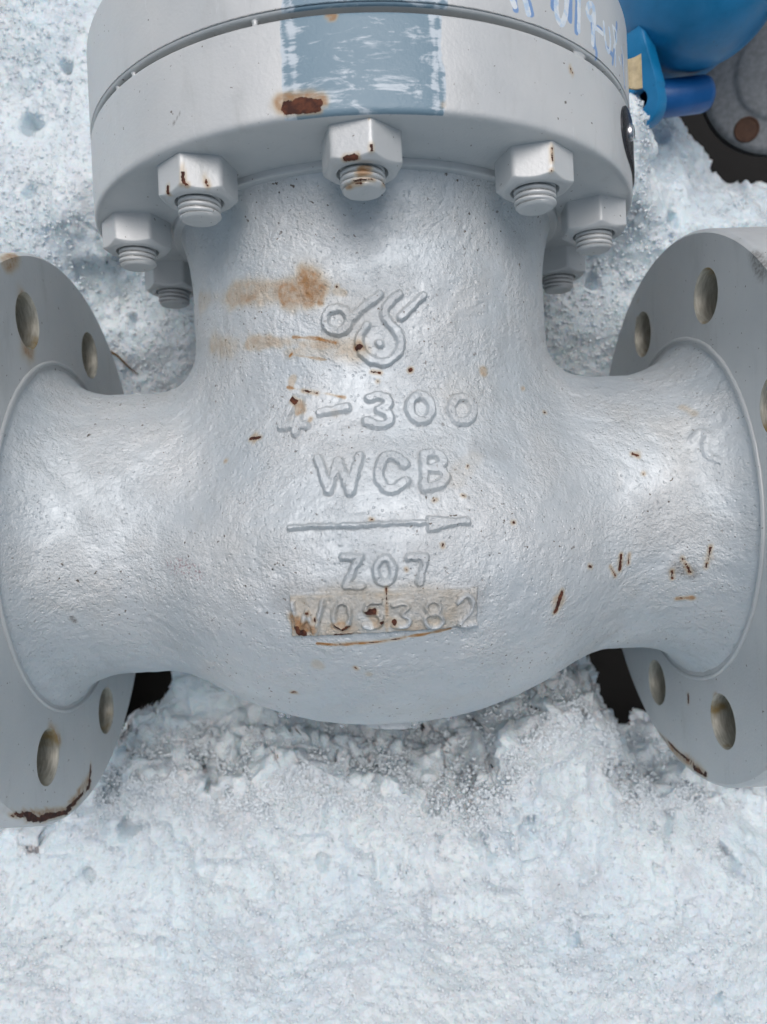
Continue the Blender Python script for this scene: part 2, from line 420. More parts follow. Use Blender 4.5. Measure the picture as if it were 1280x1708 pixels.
LETTERS = [('raised_emblem', [([[-9.22, 77.56, 80.67], [-9.37, 76.6, 80.66], [-9.72, 75.7, 80.62], [-10.26, 74.91, 80.55], [-10.96, 74.25, 80.46], [-11.79, 73.76, 80.34], [-12.71, 73.47, 80.2], [-13.67, 73.38, 80.04], [-14.64, 73.51, 79.87], [-15.57, 73.84, 79.69], [-16.42, 74.37, 79.52], [-17.13, 75.06, 79.37], [-17.69, 75.88, 79.25], [-18.06, 76.8, 79.17], [-18.23, 77.77, 79.13], [-18.19, 78.74, 79.14], [-17.94, 79.67, 79.19], [-17.48, 80.51, 79.3], [-16.86, 81.23, 79.43], [-16.08, 81.79, 79.59], [-15.2, 82.17, 79.76], [-14.25, 82.35, 79.94], [-13.28, 82.33, 80.11], [-12.32, 82.1, 80.26], [-11.44, 81.67, 80.39], [-10.66, 81.07, 80.5], [-10.02, 80.32, 80.58], [-9.56, 79.46, 80.64], [-9.29, 78.53, 80.67], [-9.22, 77.56, 80.67]], 1.33), ([[-11.35, 74.57, 80.4], [-8.61, 78.07, 80.74], [-4.78, 81.34, 81.06], [2.44, 86.56, 81.16]], 1.32), ([[9.84, 86.63, 80.6], [9.6, 86.45, 80.63], [9.12, 86.08, 80.69], [8.4, 85.53, 80.76], [7.44, 84.81, 80.86], [6.55, 84.04, 80.94], [5.74, 83.22, 81.0], [5.0, 82.37, 81.05], [4.33, 81.46, 81.08], [3.93, 80.55, 81.1], [3.8, 79.64, 81.11], [3.94, 78.71, 81.1], [4.34, 77.78, 81.08], [4.86, 76.88, 81.05], [5.51, 75.99, 81.01], [6.27, 75.12, 80.96], [7.16, 74.28, 80.88], [7.92, 73.37, 80.81], [8.55, 72.39, 80.75], [9.05, 71.35, 80.69], [9.42, 70.24, 80.65], [9.6, 69.15, 80.63], [9.6, 68.09, 80.63], [9.42, 67.06, 80.65], [9.05, 66.05, 80.69], [8.55, 65.1, 80.75], [7.93, 64.21, 80.81], [7.19, 63.39, 80.88], [6.32, 62.63, 80.95], [5.42, 62.03, 81.02], [4.48, 61.59, 81.08], [3.49, 61.32, 81.12], [2.47, 61.22, 81.16], [1.44, 61.28, 81.19], [0.39, 61.5, 81.2], [-0.67, 61.88, 81.2], [-1.75, 62.44, 81.18], [-2.72, 63.07, 81.15], [-3.57, 63.8, 81.12], [-4.31, 64.62, 81.09], [-4.93, 65.52, 81.05], [-5.4, 66.48, 81.02], [-5.71, 67.48, 81.0], [-5.87, 68.54, 80.99], [-5.88, 69.64, 80.99], [-5.7, 70.71, 81.0], [-5.32, 71.75, 81.03], [-4.75, 72.75, 81.06], [-3.99, 73.72, 81.1], [-3.42, 74.46, 81.13], [-3.04, 74.94, 81.14], [-2.85, 75.19, 81.15]], 1.33), ([[1.64, 68.39, 81.18], [1.82, 68.39, 81.18]], 1.25), ([[18.63, 86.18, 79.03], [10.01, 77.97, 80.58]], 1.22)]), ('raised_digit', [([[-30.71, 49.66, 76.47], [-36.13, 39.17, 77.45], [-26.97, 38.84, 80.96]], 1.45), ([[-28.81, 48.64, 77.4], [-30.72, 36.19, 80.74]], 1.44)]), ('raised_dash', [([[-21.54, 43.28, 81.02], [-11.39, 44.69, 82.59]], 1.34)]), ('raised_digit', [([[-3.07, 47.72, 82.59], [-2.88, 47.8, 82.58], [-2.49, 47.96, 82.56], [-1.91, 48.19, 82.53], [-1.13, 48.51, 82.48], [-0.32, 48.65, 82.46], [0.51, 48.62, 82.47], [1.37, 48.41, 82.51], [2.25, 48.02, 82.57], [2.93, 47.55, 82.66], [3.41, 47.0, 82.76], [3.68, 46.35, 82.9], [3.74, 45.63, 83.07], [3.56, 45.0, 83.24], [3.13, 44.47, 83.39], [2.45, 44.03, 83.53], [1.53, 43.69, 83.63], [0.84, 43.44, 83.71], [0.38, 43.28, 83.76], [0.16, 43.19, 83.78]], 1.43), ([[0.16, 43.19, 83.78], [0.41, 43.07, 83.82], [0.93, 42.82, 83.88], [1.71, 42.45, 83.98], [2.74, 41.95, 84.11], [3.47, 41.35, 84.27], [3.91, 40.64, 84.48], [4.04, 39.82, 84.74], [3.86, 38.9, 85.05], [3.47, 38.16, 85.31], [2.87, 37.62, 85.51], [2.04, 37.27, 85.65], [1.0, 37.1, 85.72], [-0.02, 37.11, 85.72], [-1.0, 37.29, 85.64], [-1.96, 37.63, 85.5], [-2.89, 38.15, 85.29], [-3.58, 38.54, 85.13], [-4.05, 38.8, 85.02], [-4.28, 38.93, 84.97]], 1.42)]), ('raised_digit', [([[19.82, 43.14, 81.68], [19.65, 42.06, 82.06], [19.29, 41.04, 82.47], [18.76, 40.11, 82.89], [18.09, 39.34, 83.29], [17.32, 38.75, 83.65], [16.47, 38.37, 83.93], [15.6, 38.21, 84.13], [14.73, 38.29, 84.24], [13.9, 38.6, 84.25], [13.17, 39.13, 84.17], [12.55, 39.84, 84.01], [12.08, 40.71, 83.79], [11.77, 41.7, 83.51], [11.65, 42.76, 83.21], [11.72, 43.84, 82.89], [11.97, 44.88, 82.57], [12.4, 45.85, 82.26], [12.98, 46.7, 81.96], [13.7, 47.39, 81.7], [14.51, 47.88, 81.45], [15.38, 48.15, 81.24], [16.27, 48.2, 81.07], [17.13, 48.01, 80.95], [17.93, 47.6, 80.88], [18.63, 46.98, 80.88], [19.19, 46.19, 80.96], [19.59, 45.25, 81.12], [19.8, 44.22, 81.37], [19.82, 43.14, 81.68]], 1.43)]), ('raised_digit', [([[36.1, 43.07, 76.48], [35.98, 41.99, 76.93], [35.66, 40.95, 77.47], [35.16, 39.98, 78.05], [34.5, 39.15, 78.66], [33.71, 38.48, 79.23], [32.84, 38.02, 79.75], [31.91, 37.77, 80.18], [30.99, 37.75, 80.5], [30.11, 37.96, 80.71], [29.3, 38.39, 80.8], [28.6, 39.02, 80.77], [28.05, 39.81, 80.64], [27.67, 40.74, 80.41], [27.47, 41.76, 80.11], [27.47, 42.82, 79.75], [27.67, 43.87, 79.35], [28.05, 44.86, 78.92], [28.6, 45.76, 78.47], [29.3, 46.51, 78.01], [30.12, 47.09, 77.56], [31.02, 47.46, 77.13], [31.96, 47.61, 76.73], [32.89, 47.53, 76.38], [33.77, 47.22, 76.11], [34.56, 46.7, 75.93], [35.22, 45.99, 75.87], [35.71, 45.12, 75.93], [36.01, 44.13, 76.14], [36.1, 43.07, 76.48]], 1.45)]), ('raised_letter', [([[-22.52, 25.76, 87.36], [-19.24, 13.85, 92.66], [-15.34, 24.27, 89.32], [-11.49, 12.92, 94.1], [-7.67, 26.08, 89.52]], 1.43)]), ('raised_letter', [([[8.33, 22.09, 91.19], [8.14, 22.32, 91.12], [7.77, 22.77, 90.96], [7.21, 23.45, 90.73], [6.46, 24.36, 90.42], [5.62, 24.99, 90.21], [4.71, 25.35, 90.11], [3.7, 25.43, 90.1], [2.62, 25.24, 90.2], [1.65, 24.76, 90.39], [0.81, 23.99, 90.69], [0.08, 22.94, 91.09], [-0.53, 21.6, 91.59], [-0.89, 20.26, 92.09], [-1.0, 18.92, 92.6], [-0.87, 17.56, 93.11], [-0.5, 16.2, 93.61], [0.01, 15.1, 94.02], [0.67, 14.26, 94.33], [1.47, 13.66, 94.55], [2.42, 13.32, 94.67], [3.42, 13.26, 94.68], [4.47, 13.48, 94.58], [5.56, 13.98, 94.37], [6.7, 14.77, 94.04], [7.57, 15.36, 93.79], [8.14, 15.76, 93.61], [8.43, 15.96, 93.52]], 1.56)]), ('raised_letter', [([[15.54, 25.12, 89.29], [15.08, 13.32, 93.93]], 1.43), ([[15.57, 25.49, 89.14], [15.88, 25.53, 89.08], [16.51, 25.62, 88.95], [17.45, 25.76, 88.76], [18.71, 25.94, 88.48], [19.81, 25.86, 88.32], [20.76, 25.54, 88.28], [21.55, 24.96, 88.37], [22.18, 24.13, 88.6], [22.46, 23.34, 88.87], [22.39, 22.61, 89.19], [21.98, 21.92, 89.55], [21.23, 21.29, 89.95], [20.4, 20.81, 90.29], [19.47, 20.47, 90.58], [18.47, 20.29, 90.81], [17.38, 20.26, 90.98], [16.56, 20.23, 91.1], [16.02, 20.22, 91.18], [15.75, 20.21, 91.22]], 1.44), ([[16.47, 20.18, 91.14], [16.78, 20.18, 91.1], [17.42, 20.17, 91.01], [18.37, 20.17, 90.87], [19.64, 20.16, 90.68], [20.74, 19.94, 90.58], [21.67, 19.52, 90.59], [22.43, 18.88, 90.71], [23.02, 18.05, 90.94], [23.25, 17.24, 91.21], [23.14, 16.48, 91.54], [22.68, 15.75, 91.91], [21.87, 15.06, 92.32], [20.92, 14.5, 92.69], [19.82, 14.07, 93.03], [18.57, 13.76, 93.33], [17.17, 13.59, 93.58], [16.13, 13.46, 93.76], [15.43, 13.37, 93.87], [15.08, 13.32, 93.93]], 1.43)]), ('raised_arrow', [([[-33.42, 1.2, 93.51], [-10.01, 1.11, 97.85], [14.38, 1.13, 97.81]], 1.11), ([[15.87, 2.45, 97.34], [27.2, 1.09, 95.97]], 1.07), ([[15.9, -1.57, 98.22], [27.17, 0.67, 96.07]], 1.06), ([[15.73, 2.46, 97.35], [15.76, -1.57, 98.23]], 1.06), ([[16.45, 0.48, 97.74], [29.36, 0.84, 95.59]], 1.71)]), ('raised_letter', [([[-14.99, -9.74, 98.84], [-8.96, -9.76, 99.47], [-14.54, -19.76, 98.61], [-8.86, -19.97, 99.17]], 1.1)]), ('raised_digit', [([[2.34, -15.09, 99.96], [2.23, -16.01, 99.93], [1.99, -16.88, 99.88], [1.61, -17.67, 99.82], [1.13, -18.32, 99.77], [0.57, -18.82, 99.72], [-0.06, -19.14, 99.68], [-0.71, -19.26, 99.66], [-1.36, -19.18, 99.65], [-1.99, -18.9, 99.66], [-2.55, -18.44, 99.69], [-3.02, -17.81, 99.72], [-3.39, -17.05, 99.76], [-3.63, -16.2, 99.8], [-3.73, -15.28, 99.84], [-3.69, -14.36, 99.86], [-3.51, -13.46, 99.89], [-3.2, -12.63, 99.9], [-2.77, -11.91, 99.91], [-2.24, -11.34, 99.91], [-1.64, -10.93, 99.92], [-1.0, -10.71, 99.92], [-0.34, -10.69, 99.94], [0.3, -10.87, 99.95], [0.89, -11.24, 99.97], [1.41, -11.78, 99.99], [1.84, -12.47, 100.0], [2.14, -13.28, 100.0], [2.31, -14.17, 99.99], [2.34, -15.09, 99.96]], 1.09)]), ('raised_digit', [([[8.01, -10.73, 99.82], [13.72, -10.8, 99.45], [11.4, -19.73, 99.31]], 1.1)]), ('raised_letter', [([[-33.19, -24.83, 94.1], [-31.56, -35.55, 91.37], [-28.3, -27.81, 94.69], [-25.81, -35.61, 92.77], [-22.44, -24.33, 96.7]], 0.99)]), ('raised_digit', [([[-13.12, -29.65, 96.88], [-13.24, -30.61, 96.59], [-13.48, -31.53, 96.29], [-13.85, -32.36, 95.98], [-14.33, -33.06, 95.69], [-14.88, -33.6, 95.44], [-15.49, -33.95, 95.23], [-16.13, -34.1, 95.09], [-16.76, -34.02, 95.03], [-17.37, -33.74, 95.04], [-17.91, -33.26, 95.12], [-18.36, -32.61, 95.27], [-18.7, -31.81, 95.47], [-18.92, -30.91, 95.71], [-19.01, -29.96, 95.98], [-18.95, -28.98, 96.25], [-18.77, -28.04, 96.53], [-18.45, -27.17, 96.79], [-18.03, -26.42, 97.02], [-17.52, -25.81, 97.23], [-16.93, -25.38, 97.41], [-16.31, -25.14, 97.54], [-15.68, -25.11, 97.64], [-15.06, -25.28, 97.68], [-14.49, -25.66, 97.68], [-13.99, -26.21, 97.62], [-13.59, -26.92, 97.51], [-13.3, -27.76, 97.35], [-13.15, -28.68, 97.14], [-13.12, -29.65, 96.88]], 0.98)]), ('raised_digit', [([[-2.72, -25.6, 98.64], [-3.79, -25.55, 98.6], [-5.94, -25.46, 98.51], [-7.26, -26.33, 98.24], [-7.76, -28.18, 97.78], [-7.02, -29.15, 97.58], [-5.03, -29.23, 97.68], [-3.55, -29.93, 97.56], [-2.55, -31.24, 97.22], [-2.68, -32.52, 96.82], [-3.95, -33.75, 96.35], [-5.54, -34.23, 96.1], [-7.46, -33.97, 96.07], [-8.42, -33.84, 96.04]], 0.98)]), ('raised_digit', [([[1.96, -26.81, 98.46], [2.18, -26.75, 98.47], [2.62, -26.62, 98.5], [3.28, -26.42, 98.54], [4.16, -26.16, 98.58], [4.95, -26.09, 98.59], [5.66, -26.2, 98.54], [6.29, -26.49, 98.46], [6.83, -26.96, 98.34], [7.03, -27.45, 98.22], [6.89, -27.93, 98.11], [6.4, -28.42, 98.0], [5.56, -28.92, 97.9], [5.16, -29.44, 97.77], [5.2, -29.99, 97.62], [5.67, -30.56, 97.45], [6.58, -31.15, 97.24], [7.14, -31.77, 97.04], [7.35, -32.4, 96.83], [7.2, -33.05, 96.62], [6.69, -33.73, 96.41], [6.05, -34.18, 96.28], [5.29, -34.42, 96.21], [4.4, -34.43, 96.23], [3.39, -34.23, 96.31], [2.63, -34.08, 96.37], [2.13, -33.98, 96.41], [1.87, -33.93, 96.43]], 0.98)]), ('raised_digit', [([[17.99, -28.3, 97.13], [17.92, -28.79, 97.02], [17.75, -29.25, 96.91], [17.47, -29.67, 96.83], [17.11, -30.01, 96.78], [16.67, -30.26, 96.76], [16.18, -30.42, 96.77], [15.67, -30.47, 96.81], [15.15, -30.41, 96.88], [14.65, -30.24, 96.98], [14.2, -29.98, 97.1], [13.81, -29.63, 97.23], [13.5, -29.21, 97.37], [13.3, -28.74, 97.51], [13.2, -28.25, 97.64], [13.21, -27.75, 97.77], [13.33, -27.27, 97.87], [13.56, -26.83, 97.95], [13.88, -26.46, 98.0], [14.28, -26.16, 98.03], [14.75, -25.96, 98.03], [15.25, -25.85, 98.0], [15.77, -25.86, 97.95], [16.27, -25.97, 97.87], [16.75, -26.18, 97.77], [17.18, -26.49, 97.66], [17.53, -26.87, 97.53], [17.78, -27.31, 97.4], [17.94, -27.8, 97.26], [17.99, -28.3, 97.13]], 0.98), ([[18.85, -32.88, 95.68], [18.77, -33.45, 95.5], [18.55, -33.98, 95.35], [18.19, -34.45, 95.22], [17.72, -34.84, 95.14], [17.16, -35.13, 95.1], [16.52, -35.3, 95.11], [15.85, -35.35, 95.17], [15.18, -35.27, 95.27], [14.53, -35.07, 95.41], [13.93, -34.76, 95.58], [13.42, -34.35, 95.77], [13.02, -33.87, 95.98], [12.75, -33.33, 96.19], [12.61, -32.76, 96.39], [12.62, -32.19, 96.57], [12.78, -31.64, 96.73], [13.07, -31.14, 96.86], [13.48, -30.72, 96.95], [14.0, -30.38, 97.0], [14.6, -30.15, 97.01], [15.25, -30.04, 96.97], [15.93, -30.05, 96.9], [16.59, -30.19, 96.79], [17.21, -30.44, 96.65], [17.77, -30.79, 96.48], [18.23, -31.24, 96.29], [18.57, -31.75, 96.09], [18.78, -32.31, 95.88], [18.85, -32.88, 95.68]], 0.98)]), ('raised_digit', [([[24.37, -26.92, 96.53], [24.56, -26.73, 96.54], [24.94, -26.35, 96.56], [25.52, -25.78, 96.58], [26.29, -25.03, 96.59], [27.05, -24.65, 96.52], [27.79, -24.66, 96.37], [28.51, -25.05, 96.15], [29.23, -25.82, 95.84], [29.67, -26.65, 95.56], [29.85, -27.52, 95.32], [29.75, -28.45, 95.11], [29.38, -29.42, 94.93], [28.78, -30.45, 94.76], [27.96, -31.54, 94.6], [26.91, -32.68, 94.44], [25.64, -33.89, 94.26], [25.13, -34.77, 94.04], [25.39, -35.32, 93.78], [26.41, -35.55, 93.5], [28.2, -35.45, 93.18], [29.55, -35.38, 92.92], [30.45, -35.34, 92.73], [30.9, -35.31, 92.64]], 0.99)])]
PLATE = [[-34.42, -22.66, 94.15], [31.98, -22.57, 95.84], [31.66, -36.14, 92.13], [-34.48, -37.45, 89.74]]
BODY_MARKS = [('stain', [[-25.02, 95.39, 77.25], [-20.18, 90.76, 78.65], [-24.28, 86.25, 77.48], [-32.29, 90.06, 74.5]], 4.99, 0.75), ('stain', [[-54.96, 93.89, 59.77], [-21.77, 90.93, 78.23]], 5.58, 0.5), ('stain', [[-72.52, 98.41, 36.54], [-39.48, 91.27, 70.95]], 4.87, 0.3), ('stain', [[-28.0, 91.26, 76.22], [-19.47, 91.13, 78.83], [-20.43, 85.15, 78.59]], 2.26, 0.7), ('stain', [[-50.95, 92.12, 63.23], [-45.77, 90.91, 67.07]], 1.41, 0.6), ('stain', [[-66.52, 76.93, 46.57], [-8.15, 66.2, 80.79]], 5.68, 0.42), ('stain', [[-47.92, 73.79, 65.55], [-14.8, 68.67, 79.84]], 2.99, 0.5), ('stain', [[-33.35, 67.36, 74.03], [-19.35, 68.59, 78.86]], 2.73, 0.35), ('stain', [[-30.7, 73.42, 75.17], [-21.49, 71.72, 78.3], [-14.76, 69.56, 79.85]], 0.79, 0.8), ('stain', [[-31.96, 66.73, 74.65], [-18.43, 63.55, 79.08]], 0.5, 0.65), ('stain', [[-32.45, 66.33, 74.43], [-31.46, 67.12, 74.86]], 1.37, 0.9), ('stain', [[-33.9, 54.52, 74.29], [-12.28, 48.77, 81.52]], 0.59, 0.75), ('stain', [[-31.4, 57.96, 75.02], [-32.48, 54.6, 74.9]], 1.37, 0.4), ('chip', [[-28.08, 52.77, 76.88], [-22.37, 51.1, 78.96]], 0.27, 1.0), ('chip', [[-31.7, 49.14, 76.19], [-30.33, 47.84, 77.03]], 1.02, 1.0), ('stain', [[-29.41, 47.29, 77.51], [-29.03, 43.75, 78.63]], 1.58, 0.6), ('stain', [[-47.18, 35.69, 73.44]], 2.52, 0.6), ('chip', [[-48.92, 35.62, 72.45], [-45.21, 35.75, 74.52]], 0.73, 1.0), ('stain', [[65.05, -31.23, 80.7]], 3.4, 0.5), ('chip', [[66.48, -27.4, 81.1], [65.31, -31.03, 80.63], [63.99, -35.17, 79.73]], 0.86, 1.0), ('chip', [[94.73, -16.08, 64.94], [94.41, -21.66, 63.76]], 0.72, 1.0), ('chip', [[98.54, -16.09, 63.71], [98.17, -19.73, 62.92]], 0.43, 1.0), ('chip', [[89.7, -20.27, 66.56], [92.28, -24.19, 64.03]], 0.38, 1.0), ('stain', [[94.83, -19.0, 64.28]], 2.88, 0.3), ('chip', [[130.9, -14.34, 65.51], [129.84, -22.66, 62.73]], 0.53, 1.0), ('stain', [[130.33, -18.72, 64.19]], 2.16, 0.35), ('dirt_and_shade', [[118.36, -22.02, 60.94], [125.05, -24.79, 60.56]], 3.4, 0.6), ('chip', [[117.08, -23.71, 60.3], [117.46, -26.77, 59.01]], 0.49, 1.0), ('chip', [[120.48, -18.4, 62.13], [124.37, -24.77, 60.42]], 0.39, 1.0), ('stain', [[121.16, -36.11, 53.83], [126.83, -35.71, 55.31]], 1.49, 0.7), ('chip', [[122.29, -35.88, 54.15], [124.62, -35.94, 54.58]], 0.37, 1.0), ('chip', [[102.71, 24.34, 60.06], [105.01, 23.49, 60.39]], 0.73, 1.0), ('chip', [[106.05, 16.06, 62.78]], 0.53, 1.0), ('stain', [[105.15, 24.23, 60.1]], 1.94, 0.4), ('stain', [[42.41, 58.07, 69.59]], 1.87, 0.55), ('chip', [[-38.08, -63.63, 68.55], [-36.76, -62.89, 69.96]], 0.7, 1.0), ('stain', [[-37.3, -63.25, 69.33]], 2.1, 0.5), ('dirt_and_shade', [[-125.53, -31.47, 57.49], [-124.6, -33.13, 56.33]], 0.96, 0.9), ('chip', [[-59.56, 27.94, 69.83]], 0.46, 1.0), ('pink', [[-82.32, -10.94, 69.72], [-70.38, -14.28, 78.13]], 3.2, 0.55), ('stain', [[131.73, 40.13, 54.11], [128.44, 43.22, 50.23]], 1.99, 0.35), ('stain', [[-15.87, 42.77, 82.41]], 1.78, 0.15), ('stain', [[-32.89, -32.13, 92.25], [-26.48, -34.47, 93.05]], 3.02, 0.75), ('chip', [[-31.92, -33.96, 91.88], [-29.88, -36.04, 91.62]], 0.86, 1.0), ('chip', [[-28.05, -28.37, 94.61]], 0.53, 1.0), ('chip', [[-25.61, -31.09, 94.39]], 0.56, 1.0), ('stain', [[-18.85, -33.49, 94.89], [-14.62, -34.74, 95.06]], 1.93, 0.6), ('chip', [[-18.83, -33.04, 95.05], [-16.35, -34.92, 94.76], [-13.93, -33.63, 95.55]], 0.47, 1.0), ('chip', [[-7.96, -28.94, 97.57], [-4.77, -28.63, 97.85]], 0.72, 1.0), ('stain', [[-6.92, -29.43, 97.51], [-3.91, -34.01, 96.26]], 2.13, 0.55), ('chip', [[-2.36, -32.51, 96.83]], 0.55, 1.0), ('chip', [[1.9, -32.71, 96.84]], 0.68, 1.0), ('stain', [[0.39, -33.08, 96.7]], 2.77, 0.5), ('stain', [[-18.38, -24.65, 97.33], [15.54, -26.19, 97.9]], 7.22, 0.22), ('chip', [[-0.33, -20.6, 99.52], [-0.4, -25.34, 98.75], [-0.55, -35.98, 95.65]], 0.21, 1.0), ('chip', [[-19.05, -36.91, 93.57], [-10.43, -36.7, 94.79]], 0.34, 1.0), ('stain', [[-25.85, -41.01, 90.37], [-17.15, -41.63, 91.73], [-4.8, -41.1, 93.27], [5.8, -39.77, 94.03], [22.39, -37.42, 93.46]], 0.52, 0.8), ('chip', [[-19.31, -41.35, 91.51], [-4.8, -41.1, 93.27], [5.8, -39.77, 94.03]], 0.15, 1.0), ('stain', [[-13.9, 89.03, 80.0], [-10.56, 88.1, 80.51]], 1.57, 0.35), ('chip', [[-6.78, 66.8, 80.92], [-5.64, 67.18, 81.0]], 0.9, 1.0), ('stain', [[-6.31, 67.22, 80.95]], 2.69, 0.7), ('chip', [[-13.38, 90.56, 80.09]], 0.4, 1.0), ('chip', [[-1.78, 58.02, 81.27], [1.33, 57.45, 81.31]], 0.49, 1.0), ('chip', [[12.9, 58.3, 80.26]], 0.68, 1.0), ('chip', [[0.29, 54.3, 81.59]], 0.45, 1.0), ('dirt_and_shade', [[4.18, 91.45, 81.09], [22.36, 89.39, 78.06]], 9.02, 0.1), ('stain', [[34.52, 24.85, 85.11], [26.74, 16.08, 90.98]], 3.52, 0.12), ('stain', [[-26.52, -49.65, 85.11]], 2.66, 0.3), ('stain', [[-7.89, -54.44, 84.71]], 2.0, 0.3), ('dirt_and_shade', [[34.92, 28.3, 83.39], [46.87, 26.98, 79.18]], 4.51, 0.2), ('dirt_and_shade', [[103.52, -10.29, 64.02], [131.53, -6.66, 66.96]], 7.17, 0.18), ('dirt_and_shade', [[110.9, -1.0, 64.79]], 8.38, 0.2), ('dirt_and_shade', [[-33.46, -24.31, 94.13], [28.61, -27.07, 95.69]], 7.71, 0.3), ('dirt_and_shade', [[13.22, -16.79, 99.42], [12.66, -16.21, 99.49]], 0.29, 0.8), ('dirt_and_shade', [[97.73, 55.35, 33.7], [97.12, 55.3, 33.77]], 0.32, 0.8), ('dirt_and_shade', [[20.65, -14.96, 98.67], [21.37, -15.42, 98.55]], 0.4, 0.8), ('dirt_and_shade', [[23.9, 37.38, 82.73], [24.11, 37.05, 82.81]], 0.43, 0.8), ('dirt_and_shade', [[26.88, 19.86, 89.39], [27.19, 19.85, 89.32]], 0.24, 0.8), ('chip', [[-4.66, 3.11, 97.73], [-4.04, 3.02, 97.78]], 0.27, 0.8), ('chip', [[68.51, 43.04, 56.19], [69.34, 43.06, 55.62]], 0.34, 0.8), ('dirt_and_shade', [[-21.4, 39.02, 82.43], [-21.76, 38.61, 82.49]], 0.21, 0.8), ('dirt_and_shade', [[71.14, -17.86, 80.06], [71.21, -17.82, 80.02]], 0.3, 0.8), ('dirt_and_shade', [[40.48, 5.15, 91.5], [39.92, 5.0, 91.72]], 0.27, 0.8), ('chip', [[-12.07, -51.82, 86.24], [-12.75, -51.12, 86.66]], 0.26, 0.8), ('dirt_and_shade', [[22.98, 77.29, 77.88], [22.69, 77.72, 77.97]], 0.33, 0.8), ('chip', [[79.13, -19.09, 74.29], [80.24, -19.54, 73.37]], 0.48, 0.8), ('chip', [[47.08, -0.44, 90.76], [47.61, -0.35, 90.54]], 0.44, 0.8), ('dirt_and_shade', [[-41.43, 75.8, 69.83], [-42.04, 75.98, 69.47]], 0.25, 0.8), ('dirt_and_shade', [[9.68, 0.12, 98.39], [9.1, -0.21, 98.49]], 0.28, 0.8), ('chip', [[7.07, -15.14, 99.87], [6.96, -14.76, 99.88]], 0.2, 0.8), ('dirt_and_shade', [[35.78, -5.43, 95.18], [35.19, -4.8, 95.26]], 0.32, 0.8), ('dirt_and_shade', [[49.18, -39.63, 84.91], [49.05, -40.32, 84.61]], 0.33, 0.8), ('dirt_and_shade', [[13.17, -45.79, 90.47], [13.03, -45.41, 90.7]], 0.43, 0.8), ('dirt_and_shade', [[42.74, 59.74, 69.23], [42.25, 60.08, 69.5]], 0.27, 0.8), ('chip', [[20.33, -6.81, 98.43], [20.41, -7.44, 98.48]], 0.29, 0.8), ('dirt_and_shade', [[75.87, 52.45, 44.76], [76.49, 52.51, 44.28]], 0.26, 0.8), ('dirt_and_shade', [[707.28, 448.88, -1656.11], [709.13, 446.01, -1656.08]], 2.6, 0.8), ('dirt_and_shade', [[38.74, 64.83, 71.36], [39.14, 65.18, 71.15]], 0.47, 0.8), ('chip', [[28.87, 10.41, 92.71], [29.68, 10.16, 92.63]], 0.21, 0.8), ('chip', [[31.73, 20.67, 87.82], [32.1, 21.25, 87.46]], 0.24, 0.8), ('dirt_and_shade', [[-20.47, 57.87, 78.68], [-19.68, 58.19, 78.87]], 0.2, 0.8), ('chip', [[18.93, 9.31, 94.87], [18.23, 8.94, 95.09]], 0.39, 0.8), ('chip', [[59.88, 52.77, 58.05], [59.12, 52.44, 58.8]], 0.31, 0.8), ('dirt_and_shade', [[551.06, 360.71, -1640.15], [554.41, 366.88, -1650.37]], 1.45, 0.8), ('chip', [[-25.52, 40.91, 80.67], [-25.31, 41.4, 80.57]], 0.3, 0.8), ('dirt_and_shade', [[22.71, 68.57, 77.96], [23.32, 68.13, 77.78]], 0.23, 0.8), ('dirt_and_shade', [[-25.21, 20.72, 88.77], [-25.54, 21.09, 88.54]], 0.32, 0.8), ('dirt_and_shade', [[31.3, 9.68, 92.42], [31.47, 9.17, 92.57]], 0.33, 0.8), ('dirt_and_shade', [[-65.31, -32.24, 77.72], [-66.28, -32.84, 76.84]], 0.26, 0.8), ('dirt_and_shade', [[-54.91, -34.12, 82.94], [-54.14, -33.63, 83.52]], 0.24, 0.8), ('dirt_and_shade', [[-24.11, 5.82, 94.48], [-23.42, 5.52, 94.71]], 0.19, 0.8), ('dirt_and_shade', [[-8.99, -52.32, 86.21], [-8.6, -52.31, 86.26]], 0.22, 0.8)]
BEAD = [[127.81, 28.95, 59.41], [127.99, 29.18, 59.36], [128.36, 29.62, 59.25], [128.91, 30.29, 59.1], [129.64, 31.18, 58.89], [130.4, 31.72, 58.89], [131.18, 31.92, 59.09], [131.98, 31.77, 59.51], [132.8, 31.28, 60.14], [133.25, 30.66, 60.67], [133.34, 29.93, 61.08], [133.07, 29.07, 61.37], [132.45, 28.08, 61.54], [131.99, 27.04, 61.81], [131.69, 25.93, 62.16], [131.56, 24.77, 62.58], [131.59, 23.54, 63.06], [131.86, 22.51, 63.54], [132.35, 21.67, 64.04], [133.06, 21.02, 64.57], [133.98, 20.55, 65.14], [134.66, 20.2, 65.58], [135.11, 19.97, 65.88], [135.33, 19.85, 66.03]]
BOLTS = {0: (-0.00242, 0.10449, 0.23562), -1: (-0.06241, 0.08382, 0.7854), 1: (0.06173, 0.08432, 0.2618), -2: (-0.09957, 0.0317, 0.6545), 2: (0.09919, 0.03288, 0.98611), -3: (-0.09919, -0.03288, 0.56723), 3: (0.09957, -0.0317, 0.10472)}
